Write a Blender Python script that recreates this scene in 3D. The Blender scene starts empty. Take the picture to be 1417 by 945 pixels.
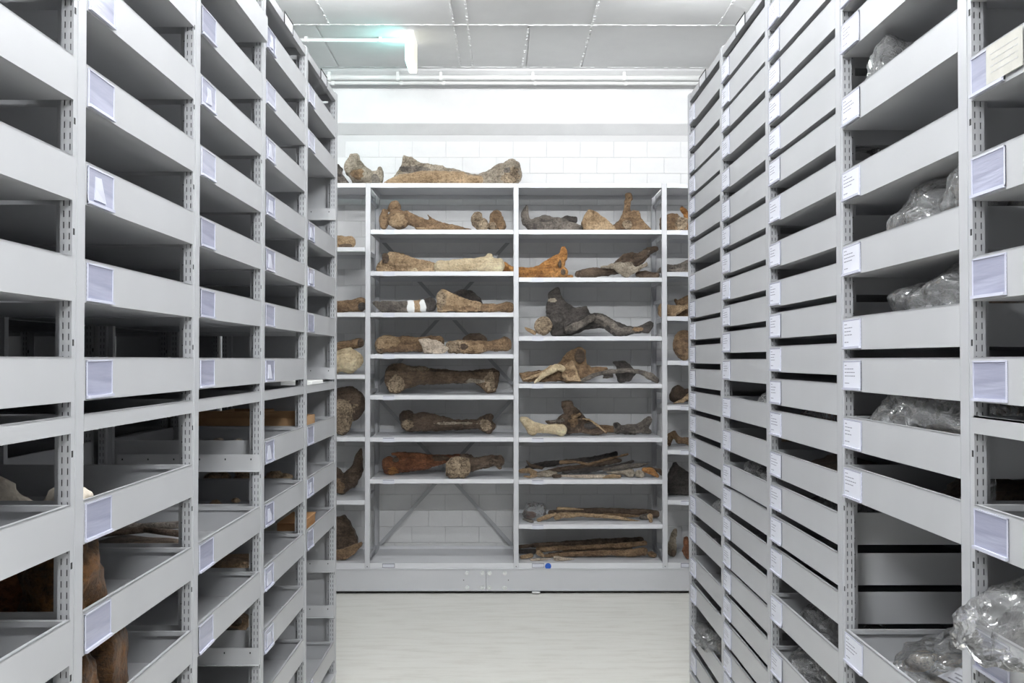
import bpy, bmesh, math, random
from mathutils import Vector, noise, Matrix
random.seed(7)
C = bpy.context.scene.collection
SC = bpy.context.scene

# ---------------------------------------------------------------- camera
F = 1450.0                       # focal length in pixels of the 1417 px wide frame
VX, VY = 700.0, 497.3            # vanishing point of the aisle
EYE = 1.77
cam = bpy.data.cameras.new('camera'); co = bpy.data.objects.new('camera', cam); C.objects.link(co)
cam.sensor_width = 36; cam.lens = 36 * F / 1417; cam.clip_start = .05
co.location = (0, 0, EYE)
co.rotation_euler = (math.radians(90) + math.atan((VY - 472.5) / F), 0, -math.atan((708.5 - VX) / F))
SC.camera = co
# ---------------------------------------------------------------- world, exposure, lights
w = bpy.data.worlds.new('world'); SC.world = w; w.use_nodes = True
w.node_tree.nodes['Background'].inputs[0].default_value = (.9, .95, 1, 1)
w.node_tree.nodes['Background'].inputs[1].default_value = .3
SC.view_settings.view_transform = 'Standard'; SC.view_settings.look = 'None'
SC.view_settings.exposure = 0.0; SC.view_settings.gamma = 1; SC.view_settings.use_curve_mapping = False
TUBE_NEAR, TUBE_FAR, TUBE_MID = 710, 160, 210
# (x centre, y, z, length, strength) of the ceiling luminaires, all above the frame
LAMPS = [(-1.15, 1.0, 3.90, 1.5, TUBE_NEAR), (1.15, 1.0, 3.90, 1.5, TUBE_NEAR),
         (-.95, 6.3, 4.05, .9, TUBE_FAR), (1.3, 6.3, 4.05, .9, TUBE_FAR),
         (0.0, 3.6, 4.02, 1.5, TUBE_MID)]

# ================================================================ materials
def mat(name, col, rough=.5, metal=0, spec=.5):
    m = bpy.data.materials.new(name); m.use_nodes = True
    b = m.node_tree.nodes['Principled BSDF']
    b.inputs['Base Color'].default_value = (*col, 1); b.inputs['Roughness'].default_value = rough
    b.inputs['Metallic'].default_value = metal; b.inputs['Specular IOR Level'].default_value = spec
    return m
def N(m, t, **k):
    n = m.node_tree.nodes.new(t)
    for a, v in k.items():
        if a in n.inputs: n.inputs[a].default_value = v
        else: setattr(n, a, v)
    return n
def L(m, a, b): m.node_tree.links.new(a, b)
def ramp(m, fac, stops):
    r = m.node_tree.nodes.new('ShaderNodeValToRGB'); e = r.color_ramp.elements
    while len(e) < len(stops): e.new(.5)
    for q, (p, c) in zip(e, stops): q.position = p; q.color = (*c, 1)
    L(m, fac, r.inputs[0]); return r.outputs[0]
def noisy(name, c1, c2, scale=3, detail=6, rough=.5, bump=0, bscale=60, stretch=(1, 1, 1), coord='Object', spec=.5, bdist=.01, lo=.35, hi=.65):
    m = mat(name, c1, rough, 0, spec); b = m.node_tree.nodes['Principled BSDF']
    tc = N(m, 'ShaderNodeTexCoord'); mp = N(m, 'ShaderNodeMapping'); mp.inputs['Scale'].default_value = stretch
    L(m, tc.outputs[coord], mp.inputs[0])
    n = N(m, 'ShaderNodeTexNoise', Scale=scale, Detail=detail, Roughness=.6); L(m, mp.outputs[0], n.inputs['Vector'])
    L(m, ramp(m, n.outputs[0], [(lo, c1), (hi, c2)]), b.inputs['Base Color'])
    if bump:
        n2 = N(m, 'ShaderNodeTexNoise', Scale=bscale, Detail=5); L(m, mp.outputs[0], n2.inputs['Vector'])
        bp = N(m, 'ShaderNodeBump', Strength=bump, Distance=bdist); L(m, n2.outputs[0], bp.inputs['Height']); L(m, bp.outputs[0], b.inputs['Normal'])
    return m
M = {}
M['metal'] = noisy('grey_painted_metal', (.40, .404, .415), (.43, .435, .447), 2, 3, .38, .03, 400, bdist=.001)
M['upright'] = mat('upright_paint', (.41, .415, .43), .35)
M['light'] = mat('light_grey_paint', (.56, .565, .585), .4)
M['shelf'] = mat('shelf_paint_lit', (.68, .685, .705), .35)  # lighter copy of the grey paint; tube light on the lips is coloured in
M['dark'] = mat('dark_slot', (.02, .02, .02), .8)
M['slot_in'] = mat('slot_interior', (.07, .07, .075), .8)
M['wall'] = noisy('white_wall_paint', (.74, .74, .74), (.79, .79, .79), 4, 5, .8, .25, 70, bdist=.004)
M['brick'] = noisy('white_painted_block', (.74, .74, .74), (.80, .80, .80), 5, 6, .8, .35, 90, bdist=.004)
M['mortar'] = mat('mortar', (.66, .66, .66), .9)
M['far_wall'] = mat('grey_side_wall', (.32, .32, .33), .8)
M['ceil'] = noisy('ceiling_concrete', (.83, .835, .835), (.89, .895, .895), 1.5, 6, .85, .25, 40, bdist=.004)
M['seam'] = noisy('white_sealant', (.85, .85, .85), (.95, .95, .95), 30, 4, .7, .5, 80, bdist=.004)
M['pipe'] = mat('white_conduit', (.8, .8, .79), .35)
M['holder'] = noisy('clear_pocket', (.27, .275, .36), (.36, .37, .47), 3, 3, .12, .25, 10, (1, 1, 14), spec=.8, bdist=.003)
M['holder_w'] = mat('pocket_rim', (.55, .56, .66), .12, 0, .9)
M['paper'] = mat('white_card', (.63, .64, .70), .5)
M['scrap'] = mat('paper_scrap', (.50, .51, .58), .6)
M['cream_paper'] = noisy('old_paper', (.42, .41, .37), (.48, .47, .43), 30, 4, .7)
M['ink'] = mat('ink', (.22, .22, .26), .8)
M['blue'] = mat('blue_sticker', (.01, .09, .45), .5)
M['bolt'] = mat('bolt_steel', (.7, .72, .72), .2, .8)
M['card'] = noisy('cardboard', (.42, .25, .12), (.5, .31, .16), 6, 4, .8)
M['wood'] = noisy('orange_wood', (.40, .2, .08), (.55, .31, .14), 5, 5, .6, stretch=(1, 1, 12))
M['foam'] = mat('white_foam', (.85, .85, .82), .9)
M['plaster'] = noisy('plaster', (.5, .44, .36), (.75, .68, .58), 20, 5, .9, .5, 60)
M['steel_b'] = mat('bracket_paint', (.46, .465, .475), .4)

def floor_mat():
    m = mat('linoleum', (.6, .6, .55), .42); b = m.node_tree.nodes['Principled BSDF']
    tc = N(m, 'ShaderNodeTexCoord'); mp = N(m, 'ShaderNodeMapping'); mp.inputs['Scale'].default_value = (1.0, 5, 1)
    L(m, tc.outputs['Object'], mp.inputs[0])
    n = N(m, 'ShaderNodeTexNoise', Scale=3.0, Detail=9, Roughness=.65); L(m, mp.outputs[0], n.inputs['Vector'])
    c = ramp(m, n.outputs[0], [(.3, (.68, .66, .60)), (.5, (.78, .765, .71)), (.7, (.81, .80, .75))])
    v = N(m, 'ShaderNodeTexNoise', Scale=26, Detail=3); L(m, mp.outputs[0], v.inputs['Vector'])
    d = ramp(m, v.outputs[0], [(.26, (.72, .7, .64)), (.34, (1, 1, 1))])
    mx = N(m, 'ShaderNodeMixRGB', blend_type='MULTIPLY'); mx.inputs[0].default_value = .6
    L(m, c, mx.inputs[1]); L(m, d, mx.inputs[2]); L(m, mx.outputs[0], b.inputs['Base Color']); return m
M['floor'] = floor_mat()

def bone_mat(name, c1, c2, rough=.5, pits=1.0):
    m = mat(name, c1, rough, 0, .4); b = m.node_tree.nodes['Principled BSDF']
    tc = N(m, 'ShaderNodeTexCoord')
    n = N(m, 'ShaderNodeTexNoise', Scale=8, Detail=10, Roughness=.72); L(m, tc.outputs['Object'], n.inputs['Vector'])
    mp = N(m, 'ShaderNodeMapping'); mp.inputs['Scale'].default_value = (9, 60, 60); mp.inputs['Rotation'].default_value = (0, .06, 0); L(m, tc.outputs['Object'], mp.inputs[0])
    g_ = N(m, 'ShaderNodeTexNoise', Scale=1, Detail=6, Roughness=.7, Distortion=.6); L(m, mp.outputs[0], g_.inputs['Vector'])
    ad = N(m, 'ShaderNodeMath', operation='MULTIPLY_ADD'); L(m, g_.outputs[0], ad.inputs[0]); ad.inputs[1].default_value = .45; L(m, n.outputs[0], ad.inputs[2])
    mid = tuple((a * 1.8 + c) / 2.9 for a, c in zip(c1, c2)); hi = tuple(min(1, c * 1.3) for c in c2)
    c = ramp(m, ad.outputs[0], [(.52, tuple(q * .5 for q in c1)), (.66, mid), (.80, c2), (.93, hi)])
    p_ = N(m, 'ShaderNodeTexNoise', Scale=75, Detail=5, Roughness=.75); L(m, tc.outputs['Object'], p_.inputs['Vector'])
    d = ramp(m, p_.outputs[0], [(.40, (.22, .19, .17)), (.5, (1, 1, 1))])
    mx = N(m, 'ShaderNodeMixRGB', blend_type='MULTIPLY'); mx.inputs[0].default_value = .6 * pits if pits < 1.6 else .9
    L(m, c, mx.inputs[1]); L(m, d, mx.inputs[2]); L(m, mx.outputs[0], b.inputs['Base Color'])
    mu = N(m, 'ShaderNodeMath', operation='ADD'); L(m, ad.outputs[0], mu.inputs[0]); L(m, p_.outputs[0], mu.inputs[1])
    bp = N(m, 'ShaderNodeBump', Strength=.9, Distance=.02); L(m, mu.outputs[0], bp.inputs['Height']); L(m, bp.outputs[0], b.inputs['Normal'])
    return m
BM = {
    'br2': bone_mat('bone_umber', (.07, .045, .028), (.23, .16, .105)),
    'dk': bone_mat('bone_dark_brown', (.045, .03, .02), (.17, .12, .085)),
    'bk': bone_mat('bone_black', (.03, .026, .024), (.10, .088, .08)),
    'br': bone_mat('bone_brown', (.13, .075, .04), (.36, .24, .14)),
    'tan': bone_mat('bone_tan', (.30, .19, .10), (.58, .42, .26)),
    'cr': bone_mat('bone_cream', (.62, .46, .27), (.84, .71, .48), pits=.5),
    'or': bone_mat('bone_orange', (.26, .09, .02), (.66, .34, .12), .4),
    'gy': bone_mat('bone_grey_tan', (.22, .18, .13), (.50, .43, .34)),
    'gd': bone_mat('bone_grey_dark', (.06, .052, .047), (.27, .235, .20)),
    'rd': bone_mat('bone_red_brown', (.10, .035, .015), (.30, .125, .06), .45),
    'rt': bone_mat('bone_rough_end', (.13, .09, .055), (.50, .39, .27), .8, 1.6),
    'am': bone_mat('bone_amber', (.025, .015, .01), (.17, .075, .02), .32),
    'pale': bone_mat('bone_pale', (.45, .36, .27), (.75, .64, .52)),
    'white': mat('white_plaster_band', (.8, .8, .78), .8),
}
def bag_mat():
    m = bpy.data.materials.new('clear_plastic'); m.use_nodes = True; t = m.node_tree; t.nodes.clear()
    nn = t.nodes.new; lk = t.links.new
    o = nn('ShaderNodeOutputMaterial'); tr = nn('ShaderNodeBsdfTransparent'); df = nn('ShaderNodeBsdfDiffuse'); gl = nn('ShaderNodeBsdfGlossy')
    tr.inputs[0].default_value = (.93, .93, .93, 1); df.inputs[0].default_value = (.6, .6, .6, 1); gl.inputs[0].default_value = (1, 1, 1, 1); gl.inputs['Roughness'].default_value = .12
    tc = nn('ShaderNodeTexCoord'); ns = nn('ShaderNodeTexNoise'); ns.inputs['Scale'].default_value = 9; ns.inputs['Detail'].default_value = 2
    ad = nn('ShaderNodeVectorMath'); ad.operation = 'MULTIPLY_ADD'; ad.inputs[1].default_value = (.12, .12, .12)
    lk(tc.outputs['Object'], ns.inputs['Vector']); lk(ns.outputs['Color'], ad.inputs[0]); lk(tc.outputs['Object'], ad.inputs[2])
    v = nn('ShaderNodeTexVoronoi'); v.feature = 'DISTANCE_TO_EDGE'; v.inputs['Scale'].default_value = 7.5; lk(ad.outputs[0], v.inputs['Vector'])
    v2 = nn('ShaderNodeTexVoronoi'); v2.feature = 'F1'; v2.inputs['Scale'].default_value = 19; lk(ad.outputs[0], v2.inputs['Vector'])
    su = nn('ShaderNodeMath'); su.operation = 'MULTIPLY_ADD'; su.inputs[1].default_value = .12; lk(v2.outputs['Distance'], su.inputs[0]); lk(v.outputs['Distance'], su.inputs[2])
    bp = nn('ShaderNodeBump'); bp.inputs['Strength'].default_value = 1; bp.inputs['Distance'].default_value = .05; lk(su.outputs[0], bp.inputs['Height'])
    lk(bp.outputs[0], gl.inputs['Normal']); fr = nn('ShaderNodeFresnel'); fr.inputs[0].default_value = 1.6; lk(bp.outputs[0], fr.inputs['Normal'])
    m1 = nn('ShaderNodeMixShader'); m1.inputs[0].default_value = .17; lk(tr.outputs[0], m1.inputs[1]); lk(df.outputs[0], m1.inputs[2])
    m2 = nn('ShaderNodeMixShader'); lk(fr.outputs[0], m2.inputs[0]); lk(m1.outputs[0], m2.inputs[1]); lk(gl.outputs[0], m2.inputs[2])
    lk(m2.outputs[0], o.inputs[0]); return m
M['bag'] = bag_mat()
def emit(name, col, s):
    m = bpy.data.materials.new(name); m.use_nodes = True; b = m.node_tree.nodes['Principled BSDF']
    b.inputs['Base Color'].default_value = (.8, .8, .8, 1); b.inputs['Emission Color'].default_value = (*col, 1); b.inputs['Emission Strength'].default_value = s
    return m

# ================================================================ helpers
class MB:
    """collects boxes, tubes, discs, quads; build() links one mesh object"""
    def __init__(s): s.v = []; s.f = []; s.mi = []; s.cur = 0
    def m(s, i): s.cur = i; return s
    def add(s, vs, fs):
        o = len(s.v); s.v += [tuple(v) for v in vs]
        for f in fs: s.f.append(tuple(o + i for i in f)); s.mi.append(s.cur)
        return s
    def box(s, x0, x1, y0, y1, z0, z1):
        x0, x1 = sorted((x0, x1)); y0, y1 = sorted((y0, y1)); z0, z1 = sorted((z0, z1))
        return s.add([(x0, y0, z0), (x1, y0, z0), (x1, y1, z0), (x0, y1, z0), (x0, y0, z1), (x1, y0, z1), (x1, y1, z1), (x0, y1, z1)],
                     [(0, 3, 2, 1), (4, 5, 6, 7), (0, 1, 5, 4), (1, 2, 6, 5), (2, 3, 7, 6), (3, 0, 4, 7)])
    def hexa(s, p):
        return s.add(p, [(0, 3, 2, 1), (4, 5, 6, 7), (0, 1, 5, 4), (1, 2, 6, 5), (2, 3, 7, 6), (3, 0, 4, 7)])
    def tube(s, a, b, r, n=10, r2=None):
        a = Vector(a); b = Vector(b); d = (b - a).normalized(); u = d.orthogonal().normalized(); w_ = d.cross(u); r2 = r if r2 is None else r2
        vs = []
        for c, q in ((a, r), (b, r2)):
            for i in range(n):
                t = 2 * math.pi * i / n; vs.append(c + (u * math.cos(t) + w_ * math.sin(t)) * q)
        return s.add(vs, [(i, (i + 1) % n, n + (i + 1) % n, n + i) for i in range(n)] + [tuple(range(n - 1, -1, -1)), tuple(range(n, 2 * n))])
    def sphere(s, c, rx, ry=None, rz=None, nu=10, nv=7):
        ry = ry or rx; rz = rz or rx; vs = [(c[0], c[1], c[2] - rz)]
        for j in range(1, nv):
            p = math.pi * j / nv - math.pi / 2
            for i in range(nu):
                t = 2 * math.pi * i / nu; vs.append((c[0] + rx * math.cos(p) * math.cos(t), c[1] + ry * math.cos(p) * math.sin(t), c[2] + rz * math.sin(p)))
        vs.append((c[0], c[1], c[2] + rz)); e = len(vs) - 1; fs = []
        for i in range(nu):
            k = (i + 1) % nu; fs.append((0, 1 + k, 1 + i)); fs.append((e, e - nu + i, e - nu + k))
            for j in range(nv - 2): a = 1 + j * nu; fs.append((a + i, a + k, a + nu + k, a + nu + i))
        return s.add(vs, fs)
    def mesh(s, name, mats):
        me = bpy.data.meshes.new(name); me.from_pydata(s.v, [], s.f)
        for q in (mats if isinstance(mats, (list, tuple)) else [mats]): me.materials.append(q)
        me.polygons.foreach_set('material_index', s.mi); me.update(); return me
    def build(s, name, mats, parent=None, smooth=False, loc=(0, 0, 0)):
        me = s.mesh(name, mats)
        if smooth: me.polygons.foreach_set('use_smooth', [True] * len(me.polygons))
        return link(name, me, parent, loc)
def link(name, me, parent=None, loc=(0, 0, 0)):
    o = bpy.data.objects.new(name, me); C.objects.link(o); o.location = loc
    if parent is not None: o.parent = parent
    return o
def tag(o, label, cat, group=None):
    o['label'] = label; o['category'] = cat
    if group: o['group'] = group
    return o
def thing(name, label, cat, loc=(0, 0, 0), group=None):
    o = bpy.data.objects.new(name, None); C.objects.link(o); o.location = loc; o.empty_display_size = .1
    return tag(o, label, cat, group)
def struct(o): o['kind'] = 'structure'; return o
def bevel(o, wd=.002, seg=1):
    b = o.modifiers.new('b', 'BEVEL'); b.width = wd; b.segments = seg; b.limit_method = 'ANGLE'; return o
def P(px, py, Y): return Vector(((px - VX) * Y / F, Y, (VY - py) * Y / F + EYE))

# ================================================================ setting
WY = 8.62; CZ = EYE + 2.37
struct(MB().box(-5, 5, -4, WY + .1, -.1, 0).build('floor', M['floor']))
wb = struct(MB().box(-5, 5, WY + .004, WY + .2, 0, CZ).build('wall_back', M['mortar']))
bw, bh = .277, .132
bk = MB().box(-bw / 2 + .0014, bw / 2 - .0014, 0, .012, .0014, bh - .0014)
bkm = bk.mesh('brick', M['brick'])
bm_ = bmesh.new(); bm_.from_mesh(bkm); bmesh.ops.bevel(bm_, geom=[e for e in bm_.edges], offset=.002, segments=1, affect='EDGES'); bm_.to_mesh(bkm); bm_.free()
r0 = .39 - 2 * bh + .01
for r in range(1, 28):
    z = r0 + (r - 1) * bh
    if z < .02 or z + bh > EYE + 1.87: continue
    for c in range(11):
        x = -.357 + bw / 2 + (c - 4.0) * bw + (bw / 2 if r % 2 == 0 else 0)
        b = link('brick', bkm, wb, (x, WY - .0015 + random.uniform(-.0012, .0012), z))
        b.rotation_euler.z = random.uniform(-.002, .002)
for x0, x1, n in ((-5, -1.75, 0), (1.95, 5, 1)):
    struct(MB().box(x0, x1, WY - .006, WY + .004, 0, EYE + 1.87).build('trim_1', M['brick']))
# smooth upper wall, ledge and ceiling pipes
struct(MB().box(-5, 5, WY - .02, WY + .004, EYE + 1.90, CZ).build('trim_2', M['wall']))
def prof(pts):                                              # a moulding: (y, z) profile swept along x
    n = len(pts); a_ = MB(); a_.add([(-4.99, y, z) for y, z in pts] + [(4.99, y, z) for y, z in pts], [tuple(range(n)), tuple(range(2 * n - 1, n - 1, -1))] + [(i, n + i, n + (i + 1) % n, (i + 1) % n) for i in range(n)]); return a_
lg = prof([(WY, EYE + 1.85), (WY - .10, EYE + 1.925), (WY - .10, EYE + 1.943), (WY, EYE + 1.955)])
struct(prof([(WY - .01, EYE + 2.25), (WY - .012, CZ - .001), (WY - .13, CZ - .001), (WY - .13, CZ - .02)]).build('trim_shade', M['wall']))  # sloped cove added to shade the strip behind the pipes
struct(bevel(lg.build('trim_3', M['wall']), .004, 2))
struct(MB().box(-5.1, -5, -4, WY, 0, CZ).build('wall_left', M['far_wall']))
struct(MB().box(5, 5.1, -4, WY, 0, CZ).build('wall_right', M['far_wall']))
struct(MB().box(-5, 5, -4.1, -4, 0, CZ).build('wall_front', M['far_wall']))
ce = struct(MB().box(-5, 5, -4, WY + .1, CZ + .012, CZ + .15).build('ceiling', M['ceil']))
ys = [-4, -1.5, .9, 3.0, 5.2, 7.39, 8.46, WY]; g = .006
for i in range(len(ys) - 1):
    if i == 5: xs = [-5, -3, -1.35, -.37, -.27, .165, .61, 1.9, 3.2, 5]
    elif i == 6: xs = [-5, 5]
    else: xs = [-5, -3, -1.25, -.37, -.27, .613, 1.505, 3.2, 5]
    for a, b in zip(xs[:-1], xs[1:]):
        dz = .006 if (a, b) == (-.37, -.27) else random.uniform(0, .002)
        bevel(MB().box(a + g, b - g, ys[i] + g, ys[i + 1] - g, CZ + dz, CZ + .014).build('ceiling_panel', M['ceil'], ce), .002)
# sealant beads in the joints, broken up like the photograph's
for k, (a, b, wd) in enumerate([((-5, 7.39), (5, 7.39), .010), ((-5, 8.46), (5, 8.46), .006), ((-1.25, -4), (-1.25, 7.39), .006), ((.613, -4), (.613, 7.39), .007), ((.61, 7.39), (.60, 8.46), .008),
                ((.165, 7.39), (.13, 8.46), .007), ((1.505, -4), (1.505, 7.39), .006), ((-.37, -4), (-.37, 8.46), .006), ((-.27, -4), (-.27, 8.46), .006)]):
    m_ = MB(); Lg = math.dist(a, b); n = int(Lg / .035); t = 0
    for i in range(n):
        if k in (1, 4, 5) and random.random() < .35: continue
        t0, t1 = i / n, (i + 1) / n; ww = wd * random.uniform(.5, 1.3); zz = CZ - random.uniform(.001, .006)
        x0, y0 = a[0] + (b[0] - a[0]) * t0, a[1] + (b[1] - a[1]) * t0; x1, y1 = a[0] + (b[0] - a[0]) * t1, a[1] + (b[1] - a[1]) * t1
        if abs(b[0] - a[0]) > 1: m_.box(x0, x1, y0 - ww, y1 + ww, zz, CZ + .004)
        else: m_.box(x0 - ww, x1 + ww, y0, y1, zz, CZ + .004)
    s_ = m_.build('sealant', M['seam'], ce); s_['kind'] = 'stuff'
# conduits
def conduit(label, y, z, x0, x1, r, clips):
    t = thing('conduit', label, 'pipe', (x0, y, z))
    MB().tube((0, 0, 0), (x1 - x0, 0, 0), r, 12).build('pipe', M['pipe'], t, True)
    for c in clips:
        MB().box(-.012, .012, -r - .004, r + .004, -r - .003, r + .02).build('pipe_clip', M['pipe'], t, loc=(c - x0, 0, 0))
yy = 8.42
cx = [(p - VX) * yy / F for p in (455, 550, 609.6, 737.4, 864)]
conduit('upper white conduit clipped under the ceiling along the back wall', yy, EYE + (VY - 105.8) * yy / F, -4.9, 4.9, .021, cx)
conduit('lower thinner white conduit directly below the upper conduit on the back wall', yy + .05, EYE + (VY - 113.4) * (yy + .05) / F, -4.9, 4.9, .014, [c + .02 for c in cx])
struct(MB().box(-4.98, 4.98, WY - .035, WY - .01, EYE + 2.235, EYE + 2.258).build('trim_4', M['wall']))
yc = 7.68
conduit('short white conduit on the ceiling leading to the lit exit sign', yc, CZ - .02, -4.9, -.72, .014, [(p - VX) * yc / F for p in (422.7, 525.6)])
# exit sign seen edge-on
sg = thing('exit_sign', 'lit white exit sign box seen edge-on under the ceiling, glowing cyan on its left', 'sign', (-.695, 7.5, EYE + 2.145))
bevel(MB().box(-.028, .028, 0, .33, .0, .222).build('housing', emit('sign_body', (1, 1, .97), .9), sg), .004)
MB().box(-.031, -.0285, .012, .318, .01, .212).build('left_diffuser', emit('sign_cyan', (.35, 1, .93), 9), sg)
MB().box(.0285, .031, .012, .318, .01, .212).build('right_diffuser', emit('sign_yellow', (1, .98, .66), .55), sg)
# ceiling luminaires (above the frame, they light the aisle)
for i, (x, y, z, ln, st) in enumerate(LAMPS):
    lt = thing('ceiling_light', ['batten light over the left rack near the camera', 'batten light over the right rack near the camera', 'batten light hung before the shelving, left one',
                                 'batten light hung before the shelving, right one', 'batten light over the middle of the aisle'][i], 'ceiling light', (x, y, z))
    MB().box(-ln / 2, ln / 2, -.014, .014, .024, .06).build('housing', M['light'], lt)
    MB().box(-ln / 2 + .1, -ln / 2 + .12, -.005, .005, .07, CZ - z).box(ln / 2 - .12, ln / 2 - .1, -.005, .005, .07, CZ - z).build('hanger', M['light'], lt)
    MB().tube((-ln / 2, 0, 0), (ln / 2, 0, 0), .018, 8).build('tube', emit('tube_light', (.965, .985, 1), st), lt)

# ================================================================ aisle racks
Y0, BW, PW = 2.087, .80, .058           # first frame, bay pitch, upright width
XL, XR, DEPTH = -.861, .932, .56
TOP, BASE = EYE + 1.34, EYE - 1.575
H = .0893
SP = .2005 / 9
def frame_meshes(s):
    """upright pieces in local space: face at x=0, rack extends to +s; front of the upright at y=0"""
    z0, z1 = BASE, TOP + .012
    a = MB()
    a.box(0, s * .0035, .018, PW, z0, z1).box(s * .002, s * .0045, 0, .018, z0, z1)
    for y in (.0, PW - .0015):
        yb = y + .0015
        def q(xa, xb, za, zb): a.box(s * xa, s * xb, y, yb, za, zb)
        q(.0035, .0068, z0, z1); q(.0094, .0182, z0, z1); q(.0208, .0273, z0, z1)
        z = z0
        while z < z1:
            for xa, xb in ((.0068, .0094), (.0182, .0208)):
                q(xa, xb, z, min(z + SP * .42, z1))
            z += SP
    a.box(s * .0262, s * .0273, 0, .022, z0, z1)
    a.box(s * .0273, s * .043, .021, .0225, z0, z1).box(s * .0418, s * .043, .0225, .045, z0, z1)
    d = MB().box(s * .005, s * .0255, .006, PW - .006, z0 + .002, z1 - .01)  # dark block in the hollow post stands in for shade behind the slots
    h = MB(); z = z0 + .01
    while z < z1 - .01:
        n = 6; vs = [(s * (.0347 + .0019 * math.cos(2 * math.pi * i / n)), .0204, z + .0019 * math.sin(2 * math.pi * i / n)) for i in range(n)]
        h.add(vs, [tuple(range(n)) if s < 0 else tuple(range(n - 1, -1, -1))]); z += SP * 2
    z = z0 + .05
    while z < z1 - .02:
        h.box(s * .0015, s * .0035, .003, .0105, z, z + .013); z += .2217
    return a.mesh('upright', M['upright']), d.mesh('post_shade_core', M['slot_in']), h.mesh('bolt_holes', M['dark'])
def tray_mesh(s, h, ln, rim=True, dep=DEPTH, nofront=False):
    """local: front face x=0 (rack to +s), y 0..ln, top at z=0"""
    t = .0035; a = MB(); lo = -h
    a.box(s * .002, s * dep, .0005, ln - .0005, lo, lo + .002)
    if not nofront: a.box(0, s * t, 0, ln, lo, 0).box(0, s * .009, 0, ln, -.0035, 0)
    a.box(s * (dep - t), s * dep, 0, ln, lo, 0)
    for y in (0, ln - .0015):
        a.box(s * t, s * (dep - t), y, y + .0015, lo, 0)
    if rim:
        a.box(s * t, s * (dep - t), ln - .009, ln - .0015, -.0125, -.001).box(s * t, s * (dep - t), .0015, .009, -.0125, -.001)
    return a.mesh('tray', M['metal'])
LN = BW - PW - .002
LH = {}
def label_meshes(s):
    """holder and cards; local: face at x=0 outwards -s; y 0..; z centre 0. y runs along the rack"""
    o = {}
    def bx(mb, y0, y1, z0, z1, x0, x1): return mb.box(-s * x0, -s * x1, y0, y1, z0, z1)
    W_, Hh = .140, .078
    a = MB().m(0); bx(a, 0, W_, -Hh / 2, Hh / 2, .0005, .002)
    a.m(1); bx(a, 0, W_, -Hh / 2 - .001, -Hh / 2 + .005, .0005, .0075); bx(a, 0, .003, -Hh / 2, Hh / 2, .0005, .0035); bx(a, W_ - .003, W_, -Hh / 2, Hh / 2, .0005, .0035); bx(a, 0, W_, Hh / 2 - .003, Hh / 2, .0005, .0035)
    o['holder'] = a.mesh('label_holder', [M['holder'], M['holder_w']])
    rnd = random.Random(3)
    for k in range(6):
        c = MB().m(0); bx(c, .006, W_ - .007, -Hh / 2 + .005, Hh / 2 - .004, .002, .0034); c.m(1)
        z = Hh / 2 - .014; first = True
        for ln in range(5):
            x = .014; lim = rnd.uniform(.05, .10)
            if ln == 0: lim = .03
            if ln == 4: lim = .045; z = -Hh / 2 + .016
            while x < lim:
                wl = rnd.uniform(.006, .018)
                ya, yb = x, min(x + wl, lim + .005)
                if s < 0: pass
                else: ya, yb = W_ - yb, W_ - ya
                bx(c, ya, yb, z, z + .0024, .0034, .0036); x += wl + .003
            z -= .0095
        o['card%d' % k] = c.mesh('label_card', [M['paper'], M['ink']])
    for k in range(4):                                     # crumpled scrap of paper inside the pocket
        c = MB(); y0, y1 = rnd.uniform(.02, .045), rnd.uniform(.085, .12); z0, z1 = rnd.uniform(-.03, -.02), rnd.uniform(.01, .03)
        pts = [(y0, z0), (y1, z0 + rnd.uniform(-.003, .006)), (y1 - rnd.uniform(0, .02), (z0 + z1) / 2), (y1 - rnd.uniform(0, .03), z1), (y0 + rnd.uniform(0, .02), z1), (y0 + rnd.uniform(0, .015), (z0 + z1) / 2)]
        vs = [(-s * .0021, y, z) for y, z in pts] + [(-s * (.003 + rnd.uniform(0, .003)), y, z) for y, z in pts]; n = len(pts)
        c.add(vs, [tuple(range(n, 2 * n)), tuple(range(n - 1, -1, -1))] + [(i, (i + 1) % n, n + (i + 1) % n, n + i) for i in range(n)])
        o['scrap%d' % k] = c.mesh('label_scrap', M['scrap'])
    return o
def bracket_mesh(s):
    a = MB().box(s * .0005, s * .5, -.0035, -.0015, -.058, 0).box(s * .0005, s * .5, -.014, -.0015, -.060, -.058)
    a.m(1)
    for i in range(6): a.box(s * (.03 + .09 * i), s * (.034 + .09 * i), -.0042, -.0034, -.02, -.014)
    return a.mesh('shelf_bracket', [M['steel_b'], M['dark']])

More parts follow.
